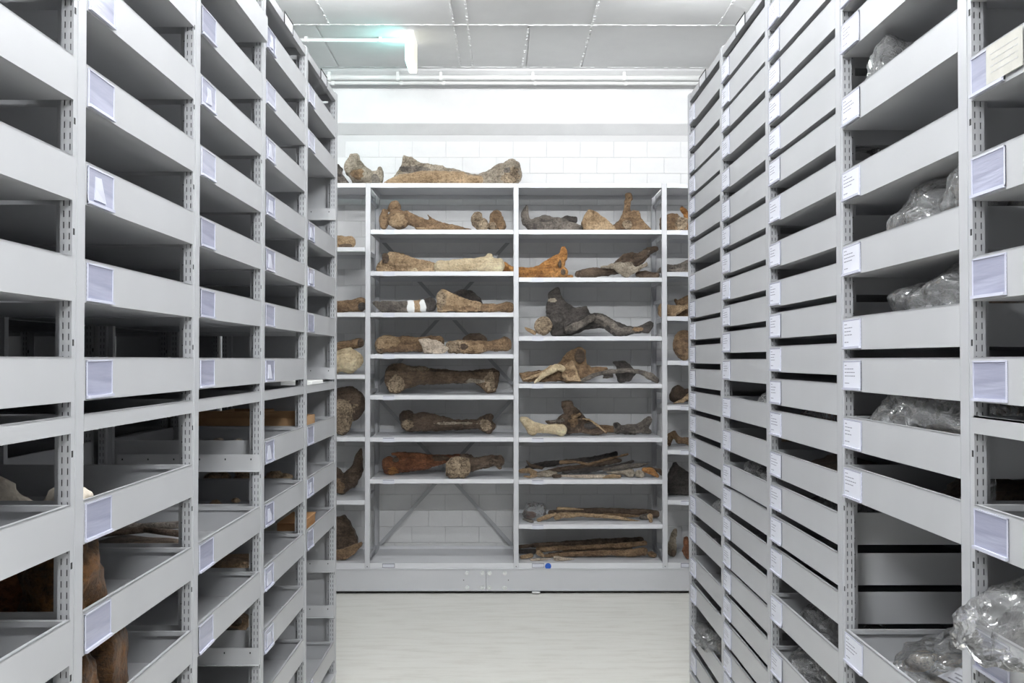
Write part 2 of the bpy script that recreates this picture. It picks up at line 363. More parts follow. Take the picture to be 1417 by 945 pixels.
def make_rack(name, label, s, X, rows, label_near, behind=False):
    root = thing(name, label, 'rack', (X, 0, 0))
    up, core, hol = frame_meshes(s)
    for k in range(-1, 5):
        y = Y0 + BW * k
        u = link('upright', up, root, (0, y, 0))
        c = link('post_shade_core', core, u); hh = link('bolt_holes', hol, u); hh['kind'] = 'stuff'
        u2 = link('upright', up, root, (s * (DEPTH + .01), y, 0)) if behind is False else None
        if u2:
            u2.scale.x = -1; link('post_shade_core', core, u2)
    tm = {'t': tray_mesh(s, H, LN), 'l': tray_mesh(s, .035, LN, False)}
    lm = label_meshes(s); bmz = bracket_mesh(s)
    lid = MB().box(0, s * DEPTH, 0, LN, -.002, 0).box(0, s * .0035, 0, LN, -.034, 0).box(0, s * .02, 0, LN, -.034, -.032).box(s * (DEPTH - .003), s * DEPTH, 0, LN, -.034, 0)
    lid.box(0, s * DEPTH, 0, .0015, -.034, 0).box(0, s * DEPTH, LN - .0015, LN, -.034, 0)
    lidm = lid.mesh('top_shelf', M['metal'])
    clip = MB().box(-s * .001, -s * .004, .30, .303, -.036, .012).box(-s * .001, -s * .004, .46, .463, -.036, .012).box(-s * .001, -s * .004, .30, .463, .009, .012)
    clip.m(1).box(-s * .001, -s * .003, .305, .458, -.034, .006)
    clm = clip.mesh('label_clip', [M['dark'], M['light']])
    rnd = random.Random(5 if s < 0 else 11)
    for b in range(5):                                            # bay b between frame b-1 and b
        y = Y0 + BW * (b - 1) + PW + .001
        t = link('top_shelf', lidm, root, (0, y, TOP))
        if b >= 3 and not behind: link('label_clip', clm, t, (0, 0, 0))
        for (kind, h, lab) in rows[b]:
            if kind == 'b':
                link('shelf_bracket', bmz, root, (0, Y0 + BW * b, EYE + h)); continue
            px = 0
            if kind == 't+': kind = 't'; px = -s * .02
            t = link('tray', tm[kind], root, (px, y, EYE + h))
            if lab and not behind:
                W_ = .140
                ly = .006 if label_near else LN - W_ - .006
                lh = link('label_holder', lm['holder'], t, (-s * .0003, ly, -H / 2 - .001))
                lh.rotation_euler.x = rnd.uniform(-.015, .015)
                if lab == 'w':
                    lk = link('label_card', lm['card%d' % rnd.randrange(6)], t, (-s * .0003, ly, -H / 2 - .001)); lk.rotation_euler.x = lh.rotation_euler.x
                elif lab == 's':
                    link('label_scrap', lm['scrap%d' % rnd.randrange(4)], t, (-s * .0005, ly, -H / 2))
    y0, y1 = Y0 - BW, Y0 + 4 * BW + PW
    MB().box(s * .002, s * (DEPTH + .008), y0, y1, .02, BASE - .004).build('base_carriage', M['metal'], root)
    MB().box(-s * .002, s * (DEPTH + .012), y0, y1, BASE - .012, BASE - .002).build('base_rail', M['light'], root)
    MB().box(s * .044, s * (DEPTH - .03), y1 - .006, y1 - .003, BASE, TOP - .03).build('end_panel', M['metal'], root)
    return root
UP = [.005 + .2005 * k for k in range(6, -1, -1)]
def col(flags, low):
    """upper rows, top to bottom, then the shallow lip shelf, then the lower rows"""
    r = []
    for f, h in zip(flags, UP):
        if f == 'b': r.append(('b', h - .045, 0))
        elif f != '-': r.append(('t+' if f == '+' else 't', h, 's' if f in 's+' else 'e'))
    r.append(('l', -.112, 0))
    for f, h in zip(low, (-.288, -.5145, -.742, -.963, -1.19, -1.415)):
        if f == 'b': r.append(('b', h - .045, 0))
        elif f != '-': r.append(('t', h, 's' if f == 's' else 'e'))
    return r
Lrows = [col('eeeeeee', 'eeeeee'), col('eeeesee', 'eesees'), col('+eseeee', 'beebee'), col('sessses', 'ssssee'), col('eebsseb', 'esebbs')]
left_rack = make_rack('mobile_rack', 'grey perforated-post tray rack along the left side of the aisle', -1, XL, Lrows, True)
DY = lambda ys, fac: [(VY - y) * fac for y in ys]
fE, fD, fC, fB = .932 / 468, .932 / 367, .932 / 301, .932 / 255.5
E = [1.255 + .2, 1.255 - .0] + DY([12.9 - 45, 32, 133.8, 237, 338.8, 439.4, 495.3, 575.3, 642.6, 869], fE) + [-.94, -1.14, -1.34]
E = [h for h in E if h < 1.29]
D = [1.247 * 1.0 + H * 0] + [b for b in DY([40, 85, 127.8, 172.9, 216.7, 258.9, 311, 372.2, 425.6, 468.9, 514.4, 558.9, 602.2, 657.3, 702.2, 746.7, 789.4, 855, 927.4], fD)]
D = [b + H for b in D[1:]] + [-1.12, -1.25, -1.38]
Cc = [b + H for b in DY([115.6, 151, 184.4, 222, 265.6, 307.8, 344.4, 381, 416.7, 452.7, 488.4, 525.6, 576.7, 621, 668, 700, 739.9, 778.4, 812, 849.3, 885.4, 922], fC)] + [-1.32, -1.44]
B = [b + H for b in DY([173.3, 209.3, 241.8, 270.7, 300, 332.2, 363.3, 404.4, 441, 471, 502.7, 534.4, 565.5, 596.7, 628.9, 663.3, 706.7, 744.8, 792, 828, 885, 921], fB)]
mk = lambda hs, f='w': [('t', h, f) for h in hs if h < 1.31 and h - H > -1.575]
A = [('t', h, 'e') for h in UP] + [('l', -.112, 0)] + [('t', h, 'e') for h in (-.288, -.5245, -.742, -.963, -1.19, -1.415)]
Rrows = [A, mk(E), mk(D), mk(Cc), mk(B)]
right_rack = make_rack('mobile_rack', 'grey perforated-post rack of closely stacked labelled trays on the right', 1, XR, Rrows, False)
# unseen racks added behind the two aisle racks to darken their interiors
gen = [('t', h, 0) for h in UP + [-.112, -.288, -.5145, -.742, -.963, -1.19, -1.415]]
make_rack('mobile_rack', 'second rack added behind the left rack to darken its interior', -1, XL - DEPTH - .03, [gen[i % 2:] for i in range(5)], True, True)
make_rack('mobile_rack', 'second rack added behind the right rack to darken its interior', 1, XR + DEPTH + .03, [gen] * 5, True, True)

make_rack('mobile_rack', 'third rack on the left, added to darken the view through the openings', -1, XL - 2 * (DEPTH + .03), [gen] * 5, True, True)  # extra rack added to darken what shows through the left rack
# ================================================================ back shelving
ZB = 7.95; KB = ZB / F
SH = {'B1': [256, 317.5, 375.4, 432.5, 490, 546.8, 605, 662.6, 778], 'B2': [256, 317.5, 383.8, 465.3, 531, 605.5, 663.3, 725, 778],
      'B3': [256, 318, 376, 437.6, 499, 561, 622.5, 692, 778], 'B0': [256, 341.9, 432.5, 518.3, 604.5, 691.7, 778]}
zs = lambda py: EYE + (VY - py) * KB
FX = [-2.175 - 1.125, -2.175, -1.0475, .078, 1.206, 2.334]        # frame centres
FP = .0375
BD = .60
br = thing('storage_shelving', 'long light-grey open shelving with fossil bones against the white block wall', 'shelving', (0, ZB, 0))
bt = EYE + 1.34; bb = EYE - 1.59
for x in FX:
    u = MB().box(-FP / 2, FP / 2, 0, .004, bb, bt).box(-FP / 2, -FP / 2 + .003, .004, .04, bb, bt).box(FP / 2 - .003, FP / 2, .004, .04, bb, bt)
    uo = bevel(u.build('upright', M['light'], br, loc=(x, 0, 0)), .001)
    MB().tube((0, -.001, bb + .025), (0, .002, bb + .025), .004, 8).build('post_hole', M['dark'], uo)
    r = MB().box(-FP / 2, FP / 2, BD - .004, BD, bb, bt).box(-FP / 2, -FP / 2 + .003, BD - .045, BD, bb, bt).box(FP / 2 - .003, FP / 2, BD - .045, BD, bb, bt)
    r.build('upright', M['light'], br, loc=(x, 0, 0))
    # horizontal ties between front and rear upright
    for z in (bt - .12, bt - .9, bt - 1.6, bt - 2.3, bb + .06):
        MB().box(-.002, .002, .04, BD - .04, z, z + .03).build('frame_tie', M['light'], br, loc=(x, 0, 0))
bays = {'Bz': (FX[0], FX[1], SH['B0']), 'B0': (FX[1], FX[2], SH['B0']), 'B1': (FX[2], FX[3], SH['B1']), 'B2': (FX[3], FX[4], SH['B2']), 'B3': (FX[4], FX[5], SH['B3'])}
for nm, (xa, xb, lv) in bays.items():
    x0, x1 = xa + FP / 2 + .001, xb - FP / 2 - .001
    for i, py in enumerate(lv):
        z = bt if i == 0 else zs(py); last = i == len(lv) - 1
        h = .036 if not last else .044
        m_ = MB().box(x0, x1, .001, BD, z - .003, z).box(x0, x1, .0, .003, z - h, z).box(x0, x1, .0, .02, z - h, z - h + .003).box(x0, x1, BD - .03, BD - .027, z - h, z)
        m_.box(x0, x0 + .003, .003, BD - .03, z - h, z - .002).box(x1 - .003, x1, .003, BD - .03, z - h, z - .002).box(x0, x1, BD - .003, BD, z - .002, z + .025)
        so = m_.build('shelf', M['shelf'], br)
        lx = {'B1': 530, 'B2': 736, 'B3': 941.5, 'B0': 341, 'Bz': 140}[nm]
        lx = (lx - VX) * KB
        if i and not last:
            MB().m(0).box(lx, lx + .089, -.0035, -.0005, z - .036, z - .002).m(1).box(lx + .003, lx + .086, -.0038, -.0036, z - .008, z - .004).build('shelf_label', [M['paper'], M['ink'] if i > 4 else M['paper']], so)
        elif i == 0:
            MB().box(lx, lx + .089, -.0035, -.0005, z - .036, z - .002).build('shelf_label', M['paper'], so)
        else:
            MB().m(1).box(lx, lx + .093, -.004, -.0005, z - .034, z - .002).m(0).box(lx + .003, lx + .090, -.005, -.004, z - .031, z - .007).build('shelf_label', [M['paper'], M['ink']], so)
        if nm == 'B2' and last:
            MB().tube((0, -.004, 0), (0, -.0005, 0), .0235, 24).build('blue_sticker', M['blue'], so, loc=((758.3 - VX) * KB, 0, zs(782.3)))
# rear diagonal braces: two crosses in the bays left of the middle upright
def brace(xa, za, xb, zb, y):
    d = Vector((xb - xa, 0, zb - za)).normalized(); n = Vector((-d.z, 0, d.x)) * .014
    a, b = Vector((xa, y, za)), Vector((xb, y, zb)); t = Vector((0, .003, 0))
    m_ = MB().hexa([a - n, b - n, b - n + t, a - n + t, a + n, b + n, b + n + t, a + n + t])
    m_.build('brace', M['upright'], br)
YB = 8.52; yb = YB - ZB + .035
def bz(px, py): return ((px - VX) * (YB + .03) / F, (VY - py) * (YB + .03) / F + EYE)
for dx in (0, -2.253):
    for (yc, hh) in ((653, 102), (430, 102)):
        a, b = bz(524, yc + hh), bz(709.5, yc - hh); c, d = bz(524, yc - hh), bz(709.5, yc + hh)
        brace(a[0] + dx, a[1], b[0] + dx, b[1], yb); brace(c[0] + dx, c[1], d[0] + dx, d[1], yb + .006)
# carriage base
xs = [FX[0], (672.8 - VX) * KB, FX[-1]]
bzb, bzt = zs(816), zs(786.5)
for a, b in zip(xs[:-1], xs[1:]):
    bevel(MB().box(a + .0008, b - .0008, -.012, .02, bzb, bzt).build('base_panel', M['light'], br), .0015)
MB().box(FX[0], FX[-1], -.016, BD, bzt, bzt + .006).build('base_rail', M['light'], br)
MB().box(FX[0], FX[-1], .01, BD, .012, bzb).build('plinth', M['slot_in'], br)
for x in (647, 667.5, 677.7, 698.5):
    for y in (791.3, 811.4):
        X, Z = (x - VX) * KB, zs(y)
        bo = MB().tube((X, -.014, Z), (X, -.012, Z), .016, 14).tube((X, -.021, Z), (X, -.014, Z), .0095, 6).build('bolt', M['bolt'], br)
for x in (642, 703.5): MB().tube(((x - VX) * KB, -.0135, zs(801)), ((x - VX) * KB, -.012, zs(801)), .004, 8).build('screw', M['dark'], br)
MB().box((736 - VX) * KB, (747 - VX) * KB, -.03, -.012, .008, .022).build('foot_guide', M['bolt'], br)

# ================================================================ bones
REG = {1: (460, 200, 4.723), 2: (700, 200, 4.723), 3: (460, 380, 4.723), 4: (700, 380, 4.723), 5: (460, 560, 4.723), 6: (700, 560, 4.723),
       7: (460, 720, 2.834), 'P': (710, 620, 5.557), 'U': (900, 270, 3.5), 'V': (900, 520, 3.5), 'T': (460, 510, 3.375)}
nseed = [0]
def solid(name, els, reg, Y, m, parent, org, vox=.0062, rough=1.0, flat=.8, patch=()):
    """union of tapered capsules, balls and plates, remeshed into one organic surface"""
    ox, oy, sc = REG[reg]; k = Y / F
    def W(x, y, dy=0): return Vector(((ox + x / sc - VX) * k, Y + dy, (VY - oy - y / sc) * k + EYE))
    a = MB()
    for e in els:
        if e[0] == 'c':
            pts = e[1]; dy = e[2] if len(e) > 2 else 0; kd = e[3] if len(e) > 3 else flat
            q = [(W(p[0], p[1], dy + (p[3] if len(p) > 3 else 0)), p[2] / sc * k) for p in pts]
            for p, r in q: a.sphere(p, r, r * kd, r, 12, 8)
            for (p, r), (p2, r2) in zip(q[:-1], q[1:]):
                n = max(2, int((p2 - p).length / max(.35 * min(r, r2), .006)))
                for i in range(1, n):
                    t = i / n; a.sphere(p.lerp(p2, t), r + (r2 - r) * t, (r + (r2 - r) * t) * kd, None, 10, 6)
        elif e[0] == 'e':
            _, x, y, rx, rz = e[:5]; dy = e[5] if len(e) > 5 else 0; ry = e[6] / sc * k if len(e) > 6 else min(rx, rz) / sc * k
            a.sphere(W(x, y, dy), rx / sc * k, ry, rz / sc * k, 16, 10)
        elif e[0] == 'p':
            pts = e[1]; th = e[2]; dy = e[3] if len(e) > 3 else 0; n = len(pts)
            f = [W(x, y, dy - th / 2) for x, y in pts]; b = [W(x, y, dy + th / 2) for x, y in pts]
            ar = sum(pts[i][0] * pts[(i + 1) % n][1] - pts[(i + 1) % n][0] * pts[i][1] for i in range(n))
            if ar > 0: f.reverse(); b.reverse()
            a.add(f + b, [tuple(range(n)), tuple(range(2 * n - 1, n - 1, -1))] + [(i, n + i, n + (i + 1) % n, (i + 1) % n) for i in range(n)])
    me = a.mesh('tmp', []); bmx = bmesh.new(); bmx.from_mesh(me); bmesh.ops.recalc_face_normals(bmx, faces=bmx.faces); bmesh.ops.triangulate(bmx, faces=bmx.faces); bmx.to_mesh(me); bmx.free()
    o = bpy.data.objects.new('tmp', me); C.objects.link(o)
    md = o.modifiers.new('r', 'REMESH'); md.mode = 'VOXEL'; md.voxel_size = vox
    dg = bpy.context.evaluated_depsgraph_get(); m2 = bpy.data.meshes.new_from_object(o.evaluated_get(dg)); bpy.data.objects.remove(o)
    bmx = bmesh.new(); bmx.from_mesh(m2)
    for _ in range(3): bmesh.ops.smooth_vert(bmx, verts=bmx.verts, factor=.5, use_axis_x=True, use_axis_y=True, use_axis_z=True)
    bmx.normal_update(); nseed[0] += 1; off = Vector((nseed[0] * 7.3, 0, 0)); sz = (max((v.co.z for v in bmx.verts), default=0) - min((v.co.z for v in bmx.verts), default=0))
    amp = rough * min(.012, .10 * sz)
    for v in bmx.verts:
        p = v.co + off
        d = noise.noise(p * 11) * .8 + noise.noise(p * 28) * .5 + noise.noise(p * 60) * .28
        v.co += v.normal * d * amp
    for ip, (pxx, pyy, rx, rz, pm) in enumerate(patch):
        cc = W(pxx, pyy); ax_, az_ = rx / sc * k, rz / sc * k
        for f_ in bmx.faces:
            q = f_.calc_center_median()
            if q.y > Y + .03: continue
            u_, v_ = (q.x - cc.x) / ax_, (q.z - cc.z) / az_
            if math.hypot(u_, v_) + .55 * noise.noise((q + off) * 14) + .35 * noise.noise((q + off) * 40) < .95: f_.material_index = ip + 1
    for v in bmx.verts: v.co -= org
    mi_ = [f_.material_index for f_ in bmx.faces]; bmx.to_mesh(m2); bmx.free(); m2.materials.append(BM[m] if m in BM else M[m])
    for q_ in patch: m2.materials.append(BM[q_[4]])
    m2.polygons.foreach_set('material_index', mi_) if patch else None; m2.polygons.foreach_set('use_smooth', [True] * len(m2.polygons)); m2.name = name
    return link(name, m2, parent)
def bone(name, label, reg, shelf, els, m, dy=0, hang=False, extra=(), group=None, cat='bone', patch=(), **k):
    """els in zoom coordinates of region reg; shelf = (bay, level); stretched so that it stands on the shelf"""
    ox, oy, sc = REG[reg]
    bay, lv = shelf; z = bt if lv == 0 else zs(SH[bay][lv]); hs = z - EYE
    alle = list(els) + [e for x in extra for e in x[1]]
    ys_ = []; xs_ = []
    for e in alle:
        if e[0] == 'c': ys_ += [p[1] + p[2] for p in e[1]]; xs_ += [p[0] for p in e[1]]
        elif e[0] == 'e': ys_.append(e[2] + e[4]); xs_.append(e[1])
        else: ys_ += [p[1] for p in e[1]]; xs_ += [p[0] for p in e[1]]
    pyb = oy + max(ys_) / sc
    Y = 8.09
    if hs < -.25 and not hang: Y = min(8.30, max(8.03, F * hs / (VY - pyb) + .03))
    Y += dy
    pxc = ox + sum(xs_) / len(xs_) / sc
    org = Vector(((pxc - VX) * Y / F, Y, z))
    if extra:
        t = thing(name, label, cat, org, group); parts = [solid('shaft', els, reg, Y, m, t, org, patch=patch, **k)]
        for pn, pe, pm in extra: parts.append(solid(pn, pe, reg, Y, pm, t, org, **k))
    else:
        t = solid(name, els, reg, Y, m, None, org, patch=patch, **k); t.location = org; tag(t, label, cat, group); parts = [t]
    if not hang:
        lo = min(v.co.z for p in parts for v in p.data.vertices); hi = max(v.co.z for p in parts for v in p.data.vertices)
        f = hi / (hi - lo)
        for p in parts:
            for v in p.data.vertices: v.co.z = hi - (hi - v.co.z) * f + .0008
    fy = min(v.co.y for p in parts for v in p.data.vertices) + org.y
    if fy < ZB + .012 and not hang: t.location.y += ZB + .012 - fy
    return t
c, e, p = 'c', 'e', 'p'
b_ = 'fossil_bone'
# --- on top of the shelving
bone('fossil_pelvis', 'grey-tan pelvis fragment on top of the shelving, leftmost', 1, ('B0', 0), [(p, [(88, 110), (125, 62), (172, 64), (180, 100), (200, 130), (250, 172), (285, 168), (308, 142), (332, 165), (328, 210), (315, 243), (140, 243), (112, 195), (80, 175), (74, 140)], .10), (e, 190, 195, 75, 48, -.05, 60), (e, 140, 110, 45, 45, 0, 40)], 'gy', rough=1.4, patch=[(170, 190, 40, 30, 'br'), (290, 215, 30, 30, 'gd')])
bone('fossil_pelvis', 'dark jagged bone piece at the far left end of the shelving top', 1, ('B0', 0), [(p, [(-10, 140), (40, 130), (70, 155), (60, 180), (115, 238), (110, 243), (-10, 243)], .08)], 'gd', dy=.05)
bone(b_, 'huge grey broken limb bone with ball-shaped right end on top of the shelving', 1, ('B1', 0), [(p, [(465, 68), (560, 100), (720, 135), (860, 160), (965, 180), (1040, 200), (1040, 243), (600, 243), (430, 225), (398, 190), (435, 150)], .11, .03), (c, [(960, 208, 34), (1050, 190, 52), (1110, 170, 66)], .02), (e, 1165, 165, 72, 78, 0, 62), (e, 1130, 195, 60, 50, 0, 50)], 'gy', rough=1.3, dy=.06, patch=[(1170, 190, 60, 50, 'rt'), (540, 150, 110, 22, 'gd'), (930, 215, 60, 30, 'rt'), (1140, 160, 30, 16, 'gd')])
bone(b_, 'pointed tan bone splinter lying before the huge grey limb bone', 1, ('B1', 0), [(c, [(335, 232, 5), (450, 214, 26), (580, 205, 36), (720, 204, 38), (850, 207, 34)]), (c, [(870, 215, 30), (960, 220, 26)])], 'tan', dy=-.045)
# --- B1 s1
bone(b_, 'brown limb bone with big knobbly joint at left, top shelf of the middle-left bay', 1, ('B1', 1), [(e, 402, 408, 44, 44), (e, 338, 482, 32, 70), (e, 432, 488, 74, 62, -.03, 60), (c, [(480, 470, 44), (600, 510, 34), (760, 530, 20), (905, 545, 6)]), (c, [(560, 525, 24), (700, 530, 22)], -.02), (c, [(700, 502, 10), (650, 482, 10), (622, 456, 7)]), (c, [(780, 515, 10), (700, 500, 10)])], 'br', patch=[(440, 500, 55, 40, 'tan'), (560, 540, 60, 14, 'tan')])
bone(b_, 'reddish knobbed bone end, left one of the pair, middle-left bay top shelf', 1, ('B1', 1), [(e, 945, 480, 40, 42), (e, 985, 515, 42, 38, -.03, 36), (c, [(935, 500, 26), (960, 525, 30)])], 'rt')
bone(b_, 'reddish blocky bone end, right one of the pair, middle-left bay top shelf', 1, ('B1', 1), [(e, 1072, 462, 42, 36), (c, [(1060, 480, 34), (1050, 525, 32)]), (c, [(1095, 480, 30), (1108, 525, 30)])], 'br', extra=[('broken_end', [(e, 1050, 525, 26, 26, -.03, 12)], 'rt')])
# --- B1 s2
bone(b_, 'tan-brown limb bone hollow at its left end, second shelf middle-left bay', 1, ('B1', 2), [(p, [(285, 795), (372, 703), (440, 712), (560, 745), (668, 770), (668, 824), (290, 824)], .09, .02), (c, [(420, 770, 46), (560, 792, 34), (655, 798, 26)])], 'tan', extra=[('hollow', [(e, 350, 745, 26, 36, -.045, 10)], 'dk')], dy=.05)
bone(b_, 'smooth cream cut bone shaft on the second shelf, middle-left bay', 1, ('B1', 2), [(c, [(700, 787, 36), (850, 778, 38), (1000, 772, 44), (1085, 780, 44)]), (e, 1025, 725, 22, 14)], 'cr', rough=.6)
bone(b_, 'orange-brown bone tip behind the middle upright, second shelf', 1, ('B1', 2), [(c, [(1120, 790, 26), (1175, 805, 18), (1230, 812, 10)])], 'or', dy=.1)
bone(b_, 'small white bone fragment before the hollow tan bone', 1, ('B1', 2), [(c, [(515, 818, 8), (540, 812, 9), (555, 820, 6)])], 'cr', dy=-.07)
# --- B2 s1
bone(b_, 'dark grey curved jaw-like bone at the left of the top shelf, middle-right bay', 2, ('B2', 1), [(c, [(133, 408, 18), (122, 450, 26), (130, 490, 34), (180, 520, 36)]), (c, [(200, 510, 44), (250, 500, 50), (330, 505, 42), (420, 520, 32), (490, 532, 20)])], 'gd', dy=.02)
bone(b_, 'short dark bone lying behind the grey jaw-like bone', 2, ('B2', 1), [(c, [(370, 478, 16), (420, 468, 20), (458, 470, 18)], .1), (c, [(400, 490, 20), (400, 530, 20)], .1)], 'bk')
bone(b_, 'triangular tan bone in the middle of the top shelf, middle-right bay', 2, ('B2', 1), [(p, [(512, 455), (540, 424), (572, 434), (640, 472), (700, 525), (718, 551), (505, 551), (498, 500)], .1), (e, 545, 470, 36, 44, -.02, 40)], 'tan')
bone(b_, 'bone standing upright with knob on top, top shelf middle-right bay', 2, ('B2', 1), [(e, 808, 338, 27, 30), (c, [(798, 375, 24), (795, 420, 28), (785, 480, 34)]), (p, [(700, 520), (760, 478), (830, 428), (870, 424), (890, 470), (920, 520), (955, 551), (705, 551)], .1, .02)], 'br', extra=[('joint_face', [(e, 790, 518, 36, 32, -.045, 18)], 'rt')])
# --- B2 s2
bone('fossil_vertebra', 'glossy orange-brown winged bone at the left of the second shelf, middle-right bay', 2, ('B2', 2), [(p, [(20, 792), (120, 795), (200, 795), (250, 760), (310, 720), (345, 712), (362, 664), (388, 665), (403, 700), (400, 750), (380, 750), (350, 735), (335, 770), (340, 860), (60, 860)], .07), (e, 360, 762, 34, 44), (e, 372, 825, 34, 34, -.03, 25), (c, [(90, 830, 26), (200, 820, 34), (300, 820, 40)], -.02), (c, [(340, 850, 12), (430, 850, 14)])], 'or', extra=[('cavity', [(e, 372, 828, 20, 22, -.075, 8), (e, 352, 772, 14, 30, -.05, 8)], 'dk')], rough=.8)
bone('fossil_pelvis', 'dark brown pelvis with raised arm, second shelf middle-right bay', 2, ('B2', 2), [(c, [(475, 835, 26), (560, 832, 32), (700, 815, 30), (800, 780, 40)]), (p, [(700, 768), (780, 702), (830, 698), (880, 712), (930, 668), (985, 664), (1000, 690), (950, 712), (900, 765), (850, 800), (720, 800)], .06, .03), (c, [(850, 745, 28), (930, 700, 22), (985, 682, 18)]), (c, [(870, 838, 24), (985, 842, 22)], -.01)], 'dk')
bone('fossil_scapula', 'flat grey bone blade leaning before the dark pelvis', 2, ('B2', 2), [(p, [(610, 800), (690, 775), (820, 765), (850, 800), (925, 764), (930, 790), (880, 815), (785, 864), (700, 815)], .025)], 'gy', dy=-.08)
# --- B1 s3
bone(b_, 'dark grey bone segment mended with two white plaster bands, third shelf middle-left bay', 3, ('B1', 3), [(p, [(262, 175), (300, 172), (330, 192), (335, 243), (300, 220), (262, 185)], .04), (c, [(335, 205, 36), (420, 204, 36), (500, 204, 36)])], 'gd', extra=[('plaster_band', [(c, [(506, 204, 39), (520, 204, 39)])], 'white'), ('tan_section', [(c, [(535, 203, 37), (575, 200, 38)])], 'tan'), ('plaster_band', [(c, [(588, 198, 40), (600, 197, 40)])], 'white'), ('dark_end', [(c, [(620, 194, 42), (640, 190, 44)])], 'bk')], rough=.5)
bone(b_, 'tan limb bone with broad flared left end, third shelf middle-left bay', 3, ('B1', 3), [(p, [(678, 130), (715, 92), (760, 108), (860, 150), (950, 178), (950, 236), (760, 232), (715, 243), (685, 232)], .07), (c, [(740, 175, 54), (840, 190, 42), (960, 205, 28)])], 'tan', patch=[(705, 170, 34, 70, 'rt'), (900, 215, 60, 20, 'br')], extra=[('dark_knob', [(c, [(980, 208, 27), (1080, 210, 26), (1135, 205, 33), (1155, 207, 33)])], 'br')])
bone(b_, 'black humped bone behind the flared tan limb bone', 3, ('B1', 3), [(p, [(785, 115), (850, 98), (910, 100), (975, 150), (985, 190), (985, 240), (800, 240)], .05)], 'bk', dy=.14)
bone(b_, 'brown broken bone tube on the left partial bay, third level', 3, ('B0', 2), [(c, [(-60, 205, 36), (80, 203, 38), (165, 195, 44), (185, 195, 44)])], 'br', extra=[('hollow', [(e, 195, 205, 28, 30, -.03, 22)], 'bk')])
bone('fossil_vertebra', 'round cream porous bone on the left partial bay', 3, ('B0', 3), [(e, 95, 565, 108, 82, 0, 80), (e, 20, 580, 90, 66, 0, 80)], 'cr', rough=1.6)
bone(b_, 'brown hollow bone tube lying on the round cream bone', 3, ('B0', 3), [(c, [(-60, 480, 30), (60, 468, 34), (170, 446, 36)], .03)], 'br', hang=True, extra=[('hollow', [(e, 185, 445, 22, 30, .0, 20)], 'dk')])
bone(b_, 'short grey-brown bone on the upper shelf of the left partial bay', 1, ('B0', 1), [(c, [(-60, 632, 34), (60, 630, 34), (120, 626, 32)])], 'tan', extra=[('hollow', [(e, 90, 648, 50, 14, -.04, 12)], 'dk')], dy=.1)
# --- B1 s4
bone(b_, 'dark brown limb bone with pale left joint, fourth shelf middle-left bay', 3, ('B1', 4), [(c, [(350, 445, 50), (430, 446, 44), (560, 445, 44), (640, 440, 46), (690, 438, 40)]), (e, 320, 455, 44, 50)], 'br', patch=[(290, 480, 40, 50, 'rt'), (350, 430, 90, 40, 'tan')], dy=.07)
bone(b_, 'small tan splinter with yellow end before the dark limb bone', 3, ('B1', 4), [(p, [(562, 425), (600, 418), (680, 425), (735, 462), (760, 480), (735, 515), (600, 515), (592, 470)], .05)], 'pale', dy=-.07)
bone(b_, 'long rough brown limb bone at the right of the fourth shelf, middle-left bay', 3, ('B1', 4), [(c, [(780, 470, 44), (860, 470, 46), (950, 470, 42), (1030, 465, 36), (1090, 455, 40), (1125, 450, 48)]), (e, 1140, 465, 32, 36)], 'br', patch=[(800, 480, 85, 55, 'rt'), (920, 480, 80, 36, 'tan'), (860, 470, 22, 16, 'dk')], dy=.02)
bone(b_, 'dark humped bone lying behind the long rough limb bone', 3, ('B1', 4), [(e, 930, 425, 80, 40), (c, [(900, 440, 40), (900, 480, 34)])], 'dk', dy=.16)
# --- B1 s5
bone(b_, 'large dark brown thigh bone on the fifth shelf, middle-left bay', 3, ('B1', 5), [(c, [(425, 640, 60), (560, 660, 62), (700, 668, 52), (850, 672, 44), (960, 668, 46)]), (e, 405, 640, 55, 60), (c, [(400, 665, 50), (395, 735, 38), (415, 745, 34)]), (c, [(420, 700, 50), (520, 705, 22)]), (c, [(960, 668, 44), (1050, 645, 36), (1060, 650, 34)]), (c, [(960, 680, 40), (1040, 745, 34)]), (c, [(600, 690, 26), (480, 715, 30)]), (p, [(930, 650), (1060, 612), (1092, 640), (1072, 772), (1015, 775), (920, 706)], .06), (p, [(350, 640), (395, 585), (440, 578), (520, 600), (520, 720), (430, 778), (375, 775), (345, 700)], .09)], 'br2', patch=[(425, 720, 60, 62, 'rt'), (1030, 700, 34, 70, 'rt'), (930, 700, 60, 16, 'gy'), (560, 612, 70, 14, 'rt')], dy=.03)
# --- B1 s6
bone(b_, 'dark brown limb bone on the sixth shelf, middle-left bay', 5, ('B1', 6), [(c, [(490, 85, 52), (500, 120, 58), (600, 112, 66), (700, 122, 50), (800, 130, 38), (900, 130, 36), (970, 128, 34)]), (c, [(970, 115, 30), (1020, 82, 24), (1032, 78, 22)]), (c, [(970, 140, 30), (1020, 165, 30)]), (c, [(1020, 120, 30), (1042, 140, 28)])], 'dk', patch=[(1000, 140, 34, 44, 'rt'), (490, 130, 42, 40, 'rt'), (800, 120, 150, 8, 'gy')], dy=.02)
